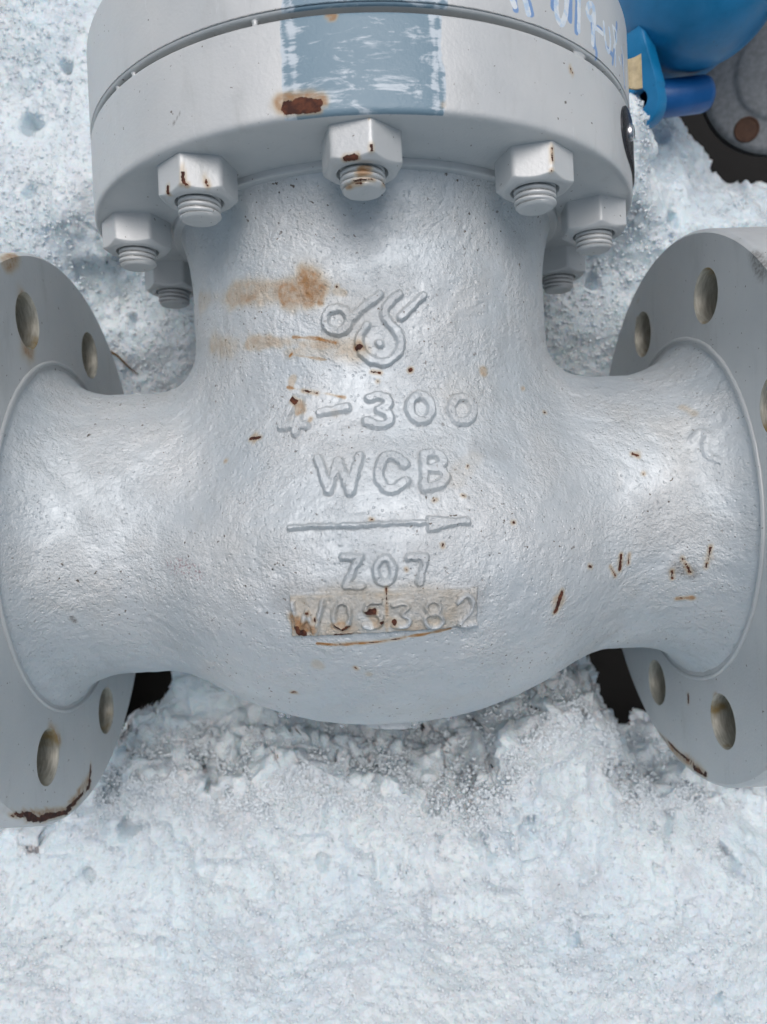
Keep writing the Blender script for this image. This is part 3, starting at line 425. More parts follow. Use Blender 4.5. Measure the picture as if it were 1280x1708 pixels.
NUT_MARKS = [(0, 'chip', [[-8.06, 122.69, 115.96], [-6.67, 122.61, 116.37], [-4.73, 122.43, 116.94]], 0.99), (0, 'chip', [[0.66, 125.81, 118.54], [0.72, 124.15, 118.56]], 0.59), (0, 'stain', [[0.33, 134.04, 118.44]], 0.78), (0, 'stain', [[-3.7, 120.75, 117.25], [-6.99, 121.55, 116.27]], 0.98), (-1, 'chip', [[-64.99, 130.24, 97.56]], 0.42), (-1, 'chip', [[-65.15, 127.73, 97.6], [-65.11, 124.01, 97.59]], 0.55), (-1, 'chip', [[-66.2, 122.69, 97.85]], 0.63), (-1, 'chip', [[-63.97, 123.32, 97.29]], 0.63), (-1, 'chip', [[-57.83, 125.51, 95.64], [-57.16, 123.84, 95.46]], 0.76), (-1, 'chip', [[-71.69, 125.09, 92.36], [-71.92, 122.66, 92.13]], 0.81), (1, 'chip', [[65.22, 132.5, 98.3], [65.19, 126.79, 98.29]], 0.34), (1, 'chip', [[64.87, 123.87, 98.21]], 0.42)]
STUD_MARKS = [(0, 'chip', [[-5.62, 115.95, 111.6], [-3.65, 115.64, 112.19]], 0.9), (0, 'chip', [[-3.87, 117.07, 112.15], [1.22, 117.17, 111.39]], 0.3), (0, 'chip', [[4.43, 117.29, 108.21], [5.05, 117.31, 106.73]], 0.5), (0, 'chip', [[-4.37, 115.3, 112.04], [-0.43, 115.3, 112.03]], 0.32), (0, 'chip', [[-2.74, 115.3, 112.28], [-1.28, 115.3, 112.2]], 0.32), (0, 'stain', [[-0.34, 120.4, 112.01], [-3.75, 119.87, 112.17]], 1.4), (0, 'stain', [[-6.23, 115.3, 111.29], [-8.61, 115.3, 109.23]], 1.2)]
RIM_MARKS = [('chip', [[-26.44, 138.7, 118.59], [-21.09, 139.17, 119.66], [-16.24, 138.25, 120.41]], 1.6), ('chip', [[-26.51, 137.16, 118.57], [-15.74, 136.47, 120.48]], 0.8), ('stain', [[-27.97, 140.09, 118.24], [-15.19, 139.89, 120.55]], 2.8), ('stain', [[-14.27, 138.84, 120.66]], 2.0), ('chip', [[73.45, 160.62, 96.78], [74.19, 159.2, 96.22]], 0.44), ('stain', [[73.67, 159.64, 96.62]], 1.2), ('stain', [[-11.1, 166.32, 120.99], [-10.17, 165.48, 121.07]], 1.4), ('chip', [[24.71, 137.6, 118.96]], 0.2), ('dirt_and_shade', [[-64.13, 145.12, 103.19], [-66.66, 142.9, 101.58]], 0.2)]
LEFT_MARKS = [('chip', [[-145.3, -101.56, 81.62], [-145.3, -107.92, 61.34], [-145.3, -113.26, 53.3], [-145.3, -122.52, 21.86], [-145.3, -121.52, -9.45]], 1.12), ('chip', [[-145.3, -106.43, 63.95], [-145.3, -110.82, 58.83]], 1.4), ('chip', [[-145.3, -113.41, -11.41], [-145.3, -120.13, -9.64]], 1.12), ('stain', [[-145.3, -103.77, 74.32], [-145.3, -121.75, 21.76], [-145.3, -117.34, -10.02]], 1.68), ('stain', [[-145.3, 91.84, 38.96], [-145.3, 80.84, 39.6]], 7.28), ('stain', [[-145.3, 100.35, 42.16], [-145.3, 79.8, 38.51]], 5.6), ('stain', [[-145.3, -83.34, 34.19], [-145.3, -89.77, 28.28]], 4.48), ('stain', [[-145.3, 110.9, 56.67], [-145.3, 116.05, 47.9]], 3.92), ('stain', [[-145.3, -85.08, -40.06]], 3.92)]
RIGHT_MARKS = [('chip', [[145.3, -89.27, 1.8], [145.3, -93.25, 2.1]], 0.98), ('chip', [[145.3, -120.22, -38.23], [145.3, -123.06, 16.55]], 0.56), ('chip', [[145.3, -123.55, 6.67], [145.3, -122.67, 18.49]], 1.12), ('stain', [[145.3, -123.32, -22.32], [145.3, -122.48, 16.6]], 2.52), ('stain', [[145.3, -83.86, 32.43]], 2.8), ('dirt_and_shade', [[145.3, 95.66, 80.54], [145.3, 87.92, 87.51]], 3.36), ('chip', [[145.3, 111.77, -41.76]], 0.56), ('chip', [[145.3, 102.86, -44.64], [145.3, 100.14, -46.81]], 0.84), ('chip', [[145.3, 87.11, -46.5]], 0.84)]
HAND_PAINT = [('w', [(0.4194, 178.49), (0.4375, 174.69)], 1.16), ('w', [(0.4703, 180.07), (0.4842, 173.76)], 1.26), ('w', [(0.5988, 184.89), (0.5985, 184.49), (0.5978, 183.69), (0.5967, 182.49), (0.5953, 180.9), (0.5948, 179.48), (0.5954, 178.22), (0.5971, 177.14), (0.5997, 176.22), (0.6028, 175.54), (0.6063, 175.09), (0.6103, 174.87), (0.6148, 174.9), (0.6191, 175.17), (0.6233, 175.7), (0.6272, 176.49), (0.6311, 177.52), (0.6347, 178.8), (0.6382, 180.32), (0.6415, 182.07), (0.6446, 184.07), (0.6469, 185.58), (0.6485, 186.58), (0.6493, 187.08)], 1.26), ('w', [(0.7081, 189.85), (0.6968, 175.85)], 1.05), ('w', [(0.7927, 186.85), (0.7914, 187.54), (0.7887, 188.91), (0.78, 189.32), (0.7656, 188.79), (0.7554, 187.53), (0.749, 185.5), (0.7515, 184.13), (0.7628, 183.4), (0.7754, 184.03), (0.7894, 186.03), (0.7926, 185.33), (0.7847, 181.91), (0.7789, 178.83), (0.7753, 176.06), (0.7734, 174.69)], 1.26), ('w', [(0.7964, 181.63), (0.8441, 181.89)], 0.94), ('w', [(0.8548, 186.64), (0.8569, 184.66), (0.8611, 180.69), (0.8695, 178.14), (0.8825, 177.03), (0.8942, 177.98), (0.9045, 180.99), (0.9069, 183.59), (0.9013, 185.74), (0.8986, 186.82)], 0.84), ('w', [(0.933, 189.66), (0.9375, 188.56), (0.9467, 186.36), (0.9502, 182.7), (0.9476, 177.55), (0.9463, 174.98)], 0.63), ('w', [(0.933, 189.66), (0.9431, 189.79), (0.9646, 190.13), (0.9748, 189.24), (0.9722, 187.02), (0.9617, 184.82), (0.9443, 182.71), (0.936, 181.69)], 0.67), ('w', [(0.9916, 180.65), (1.012, 179.25)], 0.73), ('w', [(1.0316, 187.12), (1.0396, 186.66), (1.057, 185.8), (1.0607, 183.66), (1.0499, 180.21), (1.0499, 177.4), (1.0608, 175.18), (1.0666, 174.08)], 0.63), ('w', [(1.1128, 184.34), (1.1035, 174.69)], 0.63), ('b', [(0.4313, 178.84), (0.4402, 173.59)], 1.26), ('b', [(0.4787, 180.35), (0.4949, 173.91)], 1.36), ('b', [(0.5863, 184.37), (0.5838, 179.37)], 1.47), ('b', [(0.6633, 187.72), (0.655, 177.79)], 1.26), ('b', [(0.6988, 189.4), (0.6844, 174.88)], 1.26), ('b', [(0.7842, 174.77), (0.7875, 174.28), (0.7942, 173.3), (0.7967, 172.23), (0.7952, 171.07), (0.7944, 170.49)], 0.84), ('b', [(0.7786, 182.26), (0.7805, 174.59)], 1.47), ('b', [(0.812, 182.21), (0.8363, 182.58)], 1.26), ('b', [(0.9797, 193.31), (0.9652, 186.5)], 1.05), ('b', [(0.8671, 178.02), (0.9209, 177.71)], 1.05), ('b', [(1.0348, 183.57), (1.0646, 173.02)], 1.05), ('b', [(0.9421, 182.02), (0.9176, 174.39)], 0.84)]
MELT_PITS = [(45, -171, 4.5), (52, -176, 3.5), (73, -163, 5), (13, -174, 2.8), (28, -169, 2.2), (-47, -229, 2.8), (155, -176, 4), (188, -196, 4.5), (-38, -180, 4), (-63, -196, 2.2), (91, -223, 4), (62, -155, 3.5), (134, -149, 4.5), (7, -223, 1.8), (-150, -169, 5), (-170, -193, 3), (-128, -228, 3.5), (171, -266, 4), (-101, -143, 5), (-190, 236, 6), (-185, 192, 3), (-166, 268, 4), (180, 169, 4), (136, 133, 4), (-141, 125, 4), (-18, -138, 5), (111, -114, 3), (142, -192, 3)]
BANK_EDGE = [(-196, -168), (-165, -148), (-142, -136), (-115, -131), (-89, -136), (-65, -134), (-42, -132), (-15, -136), (2, -132), (25, -144), (46, -139), (63, -120), (88, -105), (108, -103), (130, -112), (138, -131), (139, -148), (164, -155), (188, -165), (215, -173), (257, -187)]
HOLLOW_POINTS = [(-117, -107, 20), (-145, -122, 0), (-171, -118, -70), (-155, -112, -60), (-88, -119, 20), (-34, -133, 0), (24, -138, -5), (86, -131, -20), (130, -111, -30), (181, -133, -60), (189, -153, -50), (174, -165, -10), (198, -179, 0), (-154, -131, 20), (-159, -146, 30)]
SNOW_POINTS = [(-8, -264, 85), (-151, -262, 75), (140, -270, 90), (-218, -261, 70), (201, -277, 85), (-5, -206, 92), (-132, -207, 75), (108, -211, 95), (194, -208, 85), (-201, -202, 65), (-3, -163, 88), (-75, -169, 80), (64, -156, 90), (142, -183, 75), (212, -191, 50), (-136, -176, 55), (-181, -184, 55), (-9, -138, 75), (-55, -137, 72), (38, -141, 75), (86, -114, 72), (112, -109, 74), (129, -127, 72), (-117, -141, 60), (-159, -154, 55), (161, -165, 65), (197, -175, 60), (-1, -111, 70), (-81, -108, 65), (70, -97, 70), (4, -54, -10), (8, 25, -10), (11, 103, -10), (17, 225, -20), (-126, -8, -10), (148, -21, -10), (22, 344, -20), (-179, 281, 55), (-200, 248, 40), (-170, 211, 60), (-160, 172, 75), (-193, 168, 50), (-146, 145, 30), (-130, 116, 28), (-122, 95, 20), (-146, 94, 15), (-158, 233, 55), (-157, 283, 50), (128, 107, 25), (142, 120, 30), (150, 94, 12), (120, 128, 30), (155, 149, 50), (172, 171, 55), (227, 173, 50), (211, 190, 30), (159, 183, 70), (146, 192, 95), (144, 205, 100), (154, 169, 80), (182, 206, 30), (192, 214, 35), (191, 196, 45), (226, 218, -10), (282, 277, -100), (284, 241, -60), (276, 212, -20), (307, 304, -120), (264, 286, -80), (204, 249, 0), (186, 234, 20), (332, 304, -120), (186, 302, -10), (183, 321, -10), (244, 320, -60), (320, 371, -120), (333, 342, -120), (187, 222, 30), (264, 284, -90), (252, 250, -60), (271, 237, -70), (294, 233, -70), (249, 199, 0), (314, 249, -90), (286, 256, -90), (248, 223, -30), (266, 204, -10)]   # x, y, height in mm
# ---------------------------------------------------------------- the ground: soil sheet and snow
def axis_coords(lo, hi, step, far):
    mid = np.arange(lo, hi + step / 2, step)
    g = step * 1.35 ** np.arange(1, 40)
    up = mid[-1] + np.cumsum(g); up = np.append(up[up < far], far)
    dn = mid[0] - np.cumsum(g); dn = np.append(dn[dn > -far], -far)[::-1]
    return np.concatenate([dn, mid, up])

def snow_height(X, Y):
    pts = np.array(SNOW_POINTS, float) / 1000.0
    ring = [(1.0 * math.cos(a), 1.0 * math.sin(a), 0.06) for a in np.linspace(0, 6.283, 17)[:-1]]
    pts = np.vstack([pts, ring])
    c, z = pts[:, :2], pts[:, 2]
    phi = lambda d: np.sqrt(d * d + 0.010 ** 2)
    A = phi(np.linalg.norm(c[:, None] - c[None], axis=2))
    wgt = np.linalg.solve(A + 3e-5 * np.eye(len(c)), z - 0.06)
    H = np.full(len(X), 0.06)
    for (px_, py_), w_ in zip(c, wgt):
        H += w_ * phi(np.hypot(X - px_, Y - py_))
    # the bank below the body: a ragged wall down into the hollow the valve melted
    P = np.c_[X, Y, np.zeros(len(X))]
    E = np.array(BANK_EDGE, float) / 1000.0
    sel = np.where((Y < 0.0) & (Y > -0.26) & (np.abs(X) < 0.32))[0]
    sd = poly_dist(P[sel], np.c_[E, np.zeros(len(E))]) * np.where(Y[sel] > np.interp(X[sel], E[:, 0], E[:, 1]), 1.0, -1.0)
    sd += vnoise(P[sel], 38, 61) * 0.0065 + vnoise(P[sel], 95, 62) * 0.0045 + vnoise(P[sel], 210, 63) * 0.0022
    m = smoothstep(0.022, -0.010, sd)
    FP = np.array(HOLLOW_POINTS, float) / 1000.0
    wsum = np.zeros(len(sel)); fl = np.zeros(len(sel))
    for fx, fy, fz in FP:
        w_ = 1.0 / (np.hypot(X[sel] - fx, Y[sel] - fy) + 0.004) ** 3
        wsum += w_; fl += w_ * (fz - 0.012)
    H[sel] += 4 * m * (1 - m) * (vnoise(P[sel], 55, 64) * 0.018 + vnoise(P[sel], 130, 65) * 0.011)
    H[sel] = H[sel] * m + (fl / wsum) * (1 - m)
    far = smoothstep(0.5, 1.1, np.hypot(X, Y))
    H = H * (1 - far) + 0.06 * far
    P = np.c_[X, Y, np.zeros(len(X))]
    lump = vnoise(P, 15, 1) * 0.0090 + vnoise(P, 34, 2) * 0.0040
    # crusty clumps: stronger on the bank below the body and in the hollows
    crust = 0.2 + 0.6 * smoothstep(0.10, 0.02, np.abs(Y + 0.135)) + 0.5 * smoothstep(0.10, 0.25, Y) * smoothstep(0.05, 0.15, X)
    clump = 0.0052 * (0.35 - np.abs(vnoise(P, 70, 3))) * 1.6 + vnoise(P, 140, 13) * 0.0026
    fine = vnoise(P, 270, 4) * 0.0008 + vnoise(P, 500, 5) * 0.0007
    H += lump + np.minimum(crust, 1.2) * clump + fine
    # small melt pits
    wx, wy = vnoise(P, 110, 8) * 0.0035, vnoise(P, 110, 9) * 0.0035
    for px_, py_, pr in MELT_PITS:
        k = np.where((np.abs(X - px_ / 1000) < 0.02) & (np.abs(Y - py_ / 1000) < 0.02))[0]
        d = np.hypot(X[k] + wx[k] - px_ / 1000, (Y[k] + wy[k] - py_ / 1000) * 0.8) * 1000
        H[k] -= smoothstep(pr * 1.15, pr * 0.55, d) * pr * 0.0026
    return H

def build_snow():
    xs = axis_coords(-0.30, 0.30, 0.0011, 3.0); ys = axis_coords(-0.36, 0.37, 0.0011, 3.0)
    ys = np.concatenate([ys[ys < -0.1755], np.arange(-0.175, -0.0852, 0.0006), ys[ys > -0.0848]])
    Yg, Xg = np.meshgrid(ys, xs, indexing='ij')
    H = snow_height(Xg.ravel(), Yg.ravel())
    V = np.c_[Xg.ravel(), Yg.ravel(), H]
    Q = grid_quads(len(ys), len(xs))
    # steep faces break into lumps sideways as well
    Hg = H.reshape(len(ys), len(xs))
    for ax_ in (0, 1):
        pad = np.concatenate([np.repeat(np.take(Hg, [0], ax_), 8, ax_), Hg, np.repeat(np.take(Hg, [-1], ax_), 8, ax_)], ax_)
        cs = np.cumsum(pad, ax_); n_ = Hg.shape[ax_]
        Hg = (np.take(cs, range(16, 16 + n_), ax_) - np.take(cs, range(0, n_), ax_)) / 16.0
    slope = np.hypot(np.gradient(Hg, ys, axis=0), np.gradient(Hg, xs, axis=1)).ravel()
    k = np.where((slope > 0.7) & (np.abs(V[:, 0]) < 0.32) & (np.abs(V[:, 1]) < 0.38))[0]
    w_ = np.clip((slope[k] - 0.7) / 1.0, 0, 1)
    off = np.stack([vnoise(V[k], 75, 81 + i) * 0.0050 + vnoise(V[k], 170, 84 + i) * 0.0024 + vnoise(V[k], 380, 87 + i) * 0.0014 for i in range(3)], 1)
    off[:, 2] *= 0.6
    V[k] += off * w_[:, None]
    ragged = H + vnoise(V * [1, 1, 0], 60, 11) * 0.012 + vnoise(V * [1, 1, 0], 150, 12) * 0.004
    keep = ragged[Q].min(1) > -0.04
    me = quad_mesh('snow', V, Q[keep], SNOW)
    o = link(bpy.data.objects.new('snow', me))
    tag(o, 'wet granular snow lying under and around the silver valve', 'snow', kind='structure')
    # loose ice grains on the snow, too many to count
    inner = (np.abs(Xg.ravel()) < 0.30) & (Yg.ravel() > -0.345) & (Yg.ravel() < 0.35) & (H > -0.045)
    return o, xs, ys, H, inner

def build_grains(o, H, xs, ys, n=85000):
    rng = np.random.default_rng(5)
    x = rng.uniform(-0.295, 0.295, n); y = rng.uniform(-0.345, 0.355, n)
    # crumbs gathered along the broken edge of the bank
    E = np.array(BANK_EDGE, float) / 1000.0
    n2 = 18000
    t = rng.uniform(1, len(E) - 2, n2); i0 = t.astype(int); ft = (t - i0)[:, None]
    c = E[i0] * (1 - ft) + E[np.minimum(i0 + 1, len(E) - 1)] * ft + rng.normal(0, 0.009, (n2, 2)) * [1, 1.2] - [0, 0.007]
    x = np.append(x, c[:, 0]); y = np.append(y, c[:, 1]); n += n2
    ix = np.clip(np.searchsorted(xs, x), 0, len(xs) - 1); iy = np.clip(np.searchsorted(ys, y), 0, len(ys) - 1)
    h = H[iy * len(xs) + ix]
    r = 0.00032 + 0.00075 * rng.random(n) ** 1.8
    r[-n2:] = 0.0003 + 0.0010 * rng.random(n2) ** 2.5
    ok = (h > -0.025) & ~((np.abs(x) < 0.14) & (np.abs(y) < 0.05)) & ~((y < 0) & (y > np.interp(x, E[:, 0], E[:, 1]) + 0.012))
    me = bpy.data.meshes.new('grain_points')
    V = np.c_[x, y, h - r * 0.25][ok]
    me.vertices.add(len(V)); me.vertices.foreach_set('co', V.astype(np.float32).ravel())
    a = me.attributes.new('size', 'FLOAT', 'POINT'); a.data.foreach_set('value', r[ok].astype(np.float32))
    g = link(bpy.data.objects.new('snow_grains', me))
    tag(g, 'clear refrozen ice grains scattered over the snow', 'ice grains', kind='stuff')
    ng = bpy.data.node_groups.new('scatter_grains', 'GeometryNodeTree')
    ng.interface.new_socket('Geometry', in_out='INPUT', socket_type='NodeSocketGeometry')
    ng.interface.new_socket('Geometry', in_out='OUTPUT', socket_type='NodeSocketGeometry')
    gi = ng.nodes.new('NodeGroupInput'); go = ng.nodes.new('NodeGroupOutput')
    m2p = ng.nodes.new('GeometryNodeMeshToPoints')
    ico = ng.nodes.new('GeometryNodeMeshIcoSphere'); ico.inputs['Radius'].default_value = 1.0; ico.inputs['Subdivisions'].default_value = 2
    sp = ng.nodes.new('GeometryNodeSetPosition')
    nz = ng.nodes.new('ShaderNodeTexNoise'); nz.inputs['Scale'].default_value = 1.4
    sub = ng.nodes.new('ShaderNodeVectorMath'); sub.operation = 'SUBTRACT'; sub.inputs[1].default_value = (0.5, 0.5, 0.5)
    mul = ng.nodes.new('ShaderNodeVectorMath'); mul.operation = 'SCALE'; mul.inputs['Scale'].default_value = 2.6
    ss = ng.nodes.new('GeometryNodeSetShadeSmooth')
    sm = ng.nodes.new('GeometryNodeSetMaterial'); sm.inputs['Material'].default_value = GRAIN
    ip = ng.nodes.new('GeometryNodeInstanceOnPoints')
    rv = ng.nodes.new('FunctionNodeRandomValue'); rv.data_type = 'FLOAT_VECTOR'
    rv.inputs['Max'].default_value = (6.28, 6.28, 6.28)
    at = ng.nodes.new('GeometryNodeInputNamedAttribute'); at.data_type = 'FLOAT'; at.inputs['Name'].default_value = 'size'
    L = ng.links.new
    L(gi.outputs[0], m2p.inputs['Mesh']); L(m2p.outputs[0], ip.inputs['Points'])
    L(nz.outputs['Color'], sub.inputs[0]); L(sub.outputs[0], mul.inputs[0]); L(mul.outputs[0], sp.inputs['Offset'])
    L(ico.outputs[0], sp.inputs['Geometry']); L(sp.outputs[0], ss.inputs[0]); L(ss.outputs[0], sm.inputs[0]); L(sm.outputs[0], ip.inputs['Instance'])
    L(rv.outputs[0], ip.inputs['Rotation']); L(at.outputs[0], ip.inputs['Scale']); L(ip.outputs[0], go.inputs[0])
    md = g.modifiers.new('scatter', 'NODES'); md.node_group = ng
    return g

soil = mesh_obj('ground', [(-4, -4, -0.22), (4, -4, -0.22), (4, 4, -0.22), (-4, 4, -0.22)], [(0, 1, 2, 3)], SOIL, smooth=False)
tag(soil, 'soil coloured black for the deep shade in the gaps of the snow', 'ground', kind='structure')
snow, SXS, SYS, SH, _ = build_snow()
build_grains(snow, SH, SXS, SYS)
# ---------------------------------------------------------------- the silver valve
valve = empty('cast_steel_valve', (0, 0, 0))
tag(valve, 'silver painted cast steel flanged valve lying in the snow, raised lettering on its body', 'valve')

def part(name, V, Q, mat, parent=None, attrs=None, normals=None, sharp=None):
    me = quad_mesh(name, V, Q, mat, attrs, normals, sharp)
    o = bpy.data.objects.new(name, me)
    o.location = (0, 0, AXIS_Z) if parent is None else (0, 0, 0)
    return link(o, parent or valve)

def surface_nets(f, lo, hi, h):
    ax = [np.arange(l, u + h, h) for l, u in zip(lo, hi)]
    n = [len(a) for a in ax]
    D = np.empty(n, np.float32)
    YZ = np.stack(np.meshgrid(ax[1], ax[2], indexing='ij'), -1).reshape(-1, 2)
    for i, x in enumerate(ax[0]):
        D[i] = f(np.c_[np.full(len(YZ), x), YZ]).reshape(n[1], n[2])
    S = D < 0
    c = np.zeros([k - 1 for k in n], np.int8)
    for dx in (0, 1):
        for dy in (0, 1):
            for dz in (0, 1):
                c += S[dx:n[0] - 1 + dx, dy:n[1] - 1 + dy, dz:n[2] - 1 + dz]
    act = (c > 0) & (c < 8)
    idx = np.full(act.shape, -1, np.int64)
    cells = np.argwhere(act); idx[act] = np.arange(len(cells))
    V = np.array(lo) + (cells + 0.5) * h
    quads = []
    for a in range(3):
        b, d = (a + 1) % 3, (a + 2) % 3
        s0 = [slice(None)] * 3; s1 = [slice(None)] * 3
        s0[a] = slice(0, n[a] - 1); s1[a] = slice(1, n[a])
        e = np.argwhere(S[tuple(s0)] != S[tuple(s1)])
        e = e[(e[:, b] > 0) & (e[:, d] > 0) & (e[:, b] < n[b] - 1) & (e[:, d] < n[d] - 1)]
        flip = S[tuple(s0)][tuple(e.T)]
        def cell(db, dd):
            k = e.copy(); k[:, b] -= db; k[:, d] -= dd
            return idx[tuple(k.T)]
        q = np.stack([cell(1, 1), cell(0, 1), cell(0, 0), cell(1, 0)], 1)
        q[~flip] = q[~flip][:, ::-1]
        quads.append(q)
    return V, np.vstack(quads)

def project(f, P, it=4):
    for _ in range(it):
        P = P - sdf_grad(f, P) * f(P)[:, None] * 0.9
    return P

def refine(V, Q, k):
    """split quads k x k (bilinear)"""
    A = V[Q]
    t = np.linspace(0, 1, k + 1); u, v = np.meshgrid(t, t, indexing='ij'); u = u.ravel()[None, :, None]; v = v.ravel()[None, :, None]
    P = A[:, 0:1] * (1 - u) * (1 - v) + A[:, 1:2] * u * (1 - v) + A[:, 2:3] * u * v + A[:, 3:4] * (1 - u) * v
    loc = []
    for i in range(k):
        for j in range(k):
            a = i * (k + 1) + j
            loc.append((a, a + k + 1, a + k + 2, a + 1))
    loc = np.array(loc)
    m = (k + 1) ** 2
    return P.reshape(-1, 3), (loc[None] + (np.arange(len(Q)) * m)[:, None, None]).reshape(-1, 4)

def vertex_normals(V, Q):
    N = np.cross(V[Q[:, 2]] - V[Q[:, 0]], V[Q[:, 3]] - V[Q[:, 1]])
    out = np.zeros_like(V)
    for i in range(4):
        for a in range(3):
            out[:, a] += np.bincount(Q[:, i], N[:, a], len(V))
    return out / np.maximum(np.linalg.norm(out, axis=1, keepdims=True), 1e-15)

def build_body():
    V, Q = surface_nets(body_sdf, (-0.1515, -0.0985, -0.1065), (0.1515, 0.1395, 0.1065), 0.0015)
    V = project(body_sdf, V)
    cen = V[Q].mean(1)
    keep = (np.abs(cen[:, 0]) < FL_X + 0.002) & (cen[:, 1] < BF_Y0 + 0.0015)
    Q, cen = Q[keep], cen[keep]
    G = sdf_grad(body_sdf, cen)
    lett = (cen[:, 0] > -0.046) & (cen[:, 0] < 0.048) & (cen[:, 1] > -0.055) & (cen[:, 1] < 0.092) & (G[:, 2] > 0.3)
    front = (G[:, 2] > -0.25) & ~lett
    rest = ~lett & ~front
    VV, QQ, base = [], [], 0
    for mask, k in ((lett, 4), (front, 2), (rest, 1)):
        v, q = refine(V, Q[mask], k)
        VV.append(v); QQ.append(q + base); base += len(v)
    V = np.vstack(VV); Q = np.vstack(QQ)
    key = np.round(V * 2e6).astype(np.int64)
    _, first, inv = np.unique(key, axis=0, return_index=True, return_inverse=True)
    V = V[first]; Q = inv.ravel()[Q]
    V = project(body_sdf, V, 2)
    N = sdf_grad(body_sdf, V)
    Pm = V * 1000
    # --- raised lettering
    nfront = N[:, 2] > 0.2
    hgt = np.zeros(len(V)); owner = np.full(len(V), -1); own_d = np.full(len(V), 1e9)
    wob = vnoise(V, 420, 21) * 0.30 + vnoise(V, 900, 22) * 0.16
    pl = np.array(PLATE)[:, :2]
    xy = Pm[:, :2]
    pd = np.full(len(V), -1e9)                     # signed distance to the plate outline (convex)
    for i in range(4):
        a, b = pl[i], pl[(i + 1) % 4]
        e = (b - a) / np.linalg.norm(b - a)
        pd = np.maximum(pd, -((xy[:, 0] - a[0]) * -e[1] + (xy[:, 1] - a[1]) * e[0]) * PL_SIGN)
    pd = np.where(nfront, pd, 9.0) + wob * 0.8
    plate_h = (1 - smoothstep(-0.35, 0.5, pd))
    for li, (nm, strokes) in enumerate(LETTERS):
        for poly, hw in strokes:
            idx = near(Pm, poly, hw + 3.0)
            idx = idx[nfront[idx]]
            d = poly_dist(Pm[idx], poly) - hw * (0.85 if nm == 'raised_arrow' else 1.22 if li < len(LETTERS) - 6 else 0.95) + wob[idx]
            on = own_d[idx] > d
            own_d[idx[on]] = d[on]; owner[idx[on]] = li
    lh = 1 - smoothstep(-0.65, 0.35, own_d)
    hgt = 1.8 * plate_h + np.where(plate_h > 0.5, 1.7, 2.1) * lh
    bd = np.full(len(V), 1e9)
    idx = near(Pm, BEAD, 4.0); bd[idx] = poly_dist(Pm[idx], BEAD)
    hgt += 0.9 * (1 - smoothstep(0.6, 2.2, bd))
    # --- sand-cast skin
    cast = vnoise(V, 45, 31) * 0.40 + vnoise(V, 105, 32) * 0.24 + vnoise(V, 240, 33) * 0.14 + vnoise(V, 480, 34) * 0.085
    pit = smoothstep(0.55, 0.9, vnoise(V, 330, 35)) * 0.22
    V2 = V + N * ((hgt + cast - pit) / 1000.0)[:, None]
    attrs = mark_fields(Pm, BODY_MARKS)
    edge = np.exp(-((own_d - 0.35) / 0.50) ** 2) * 0.36 + np.exp(-((pd - 0.3) / 0.6) ** 2) * 0.45 * (np.abs(pd) < 3)  # painted shade outlining the raised characters and the plate
    attrs['dirt_and_shade'] = np.maximum(attrs['dirt_and_shade'], edge * (0.5 + 0.5 * vnoise(V, 160, 36)))
    attrs['stain'] = np.maximum(attrs['stain'], plate_h * (1 - lh) * np.clip(0.26 + 0.26 * vnoise(V, 140, 37), 0, 1))
    VN = vertex_normals(V2, Q)
    # --- split: body, number plate, each raised character
    fo = np.where(own_d < 0.75, owner, -1)[Q].max(1)
    fp = (pd[Q].max(1) < 0.7) & (fo < 0)
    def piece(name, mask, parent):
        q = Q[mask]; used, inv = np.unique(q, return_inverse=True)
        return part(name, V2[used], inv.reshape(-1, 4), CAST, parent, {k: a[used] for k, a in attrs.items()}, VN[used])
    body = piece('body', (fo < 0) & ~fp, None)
    tag(piece('raised_number_plate', fp, body), 'raised oblong casting plate with rust in its corners')
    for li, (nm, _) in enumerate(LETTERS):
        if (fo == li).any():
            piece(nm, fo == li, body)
    return body

_p = np.array(PLATE)[:, :2]
PL_SIGN = -1.0 if ((_p[1, 0] - _p[0, 0]) * (_p[2, 1] - _p[1, 1]) - (_p[1, 1] - _p[0, 1]) * (_p[2, 0] - _p[1, 0])) < 0 else 1.0
body = build_body()

# ---- lathes about Y (bonnet axis) --------------------------------------------------
def fillet_profile(pts, radii, n=5):
    """2-D polyline with rounded corners"""
    out = []
    pts = [np.array(p, float) for p in pts]
    for i, p in enumerate(pts):
        r = radii[i]
        if r <= 0 or i in (0, len(pts) - 1):
            out.append(p); continue
        a = (pts[i - 1] - p); b = (pts[i + 1] - p)
        a /= np.linalg.norm(a); b /= np.linalg.norm(b)
        p0, p1 = p + a * r, p + b * r
        for t in np.linspace(0, 1, n):
            out.append((1 - t) ** 2 * p0 + 2 * t * (1 - t) * p + t ** 2 * p1)
    return np.array(out)

def densify(prof, step):
    out = [prof[0]]
    for a, b in zip(prof[:-1], prof[1:]):
        k = max(1, int(np.ceil(np.linalg.norm(b - a) / step)))
        for i in range(1, k + 1):
            out.append(a + (b - a) * i / k)
    return np.array(out)

def lathe_y(prof, th):
    """prof rows (radius, y); th angles from +Z towards +X"""
    r, y = prof[:, 0][:, None], prof[:, 1][:, None]
    V = np.stack([r * np.sin(th), np.broadcast_to(y, (len(prof), len(th))), r * np.cos(th)], -1).reshape(-1, 3)
    return V

def ring_angles(a0, a1, fine, coarse):
    f = np.radians(np.arange(a0, a1, fine)); c = np.radians(np.arange(a1, a0 + 360, coarse))
    return np.concatenate([f, c])

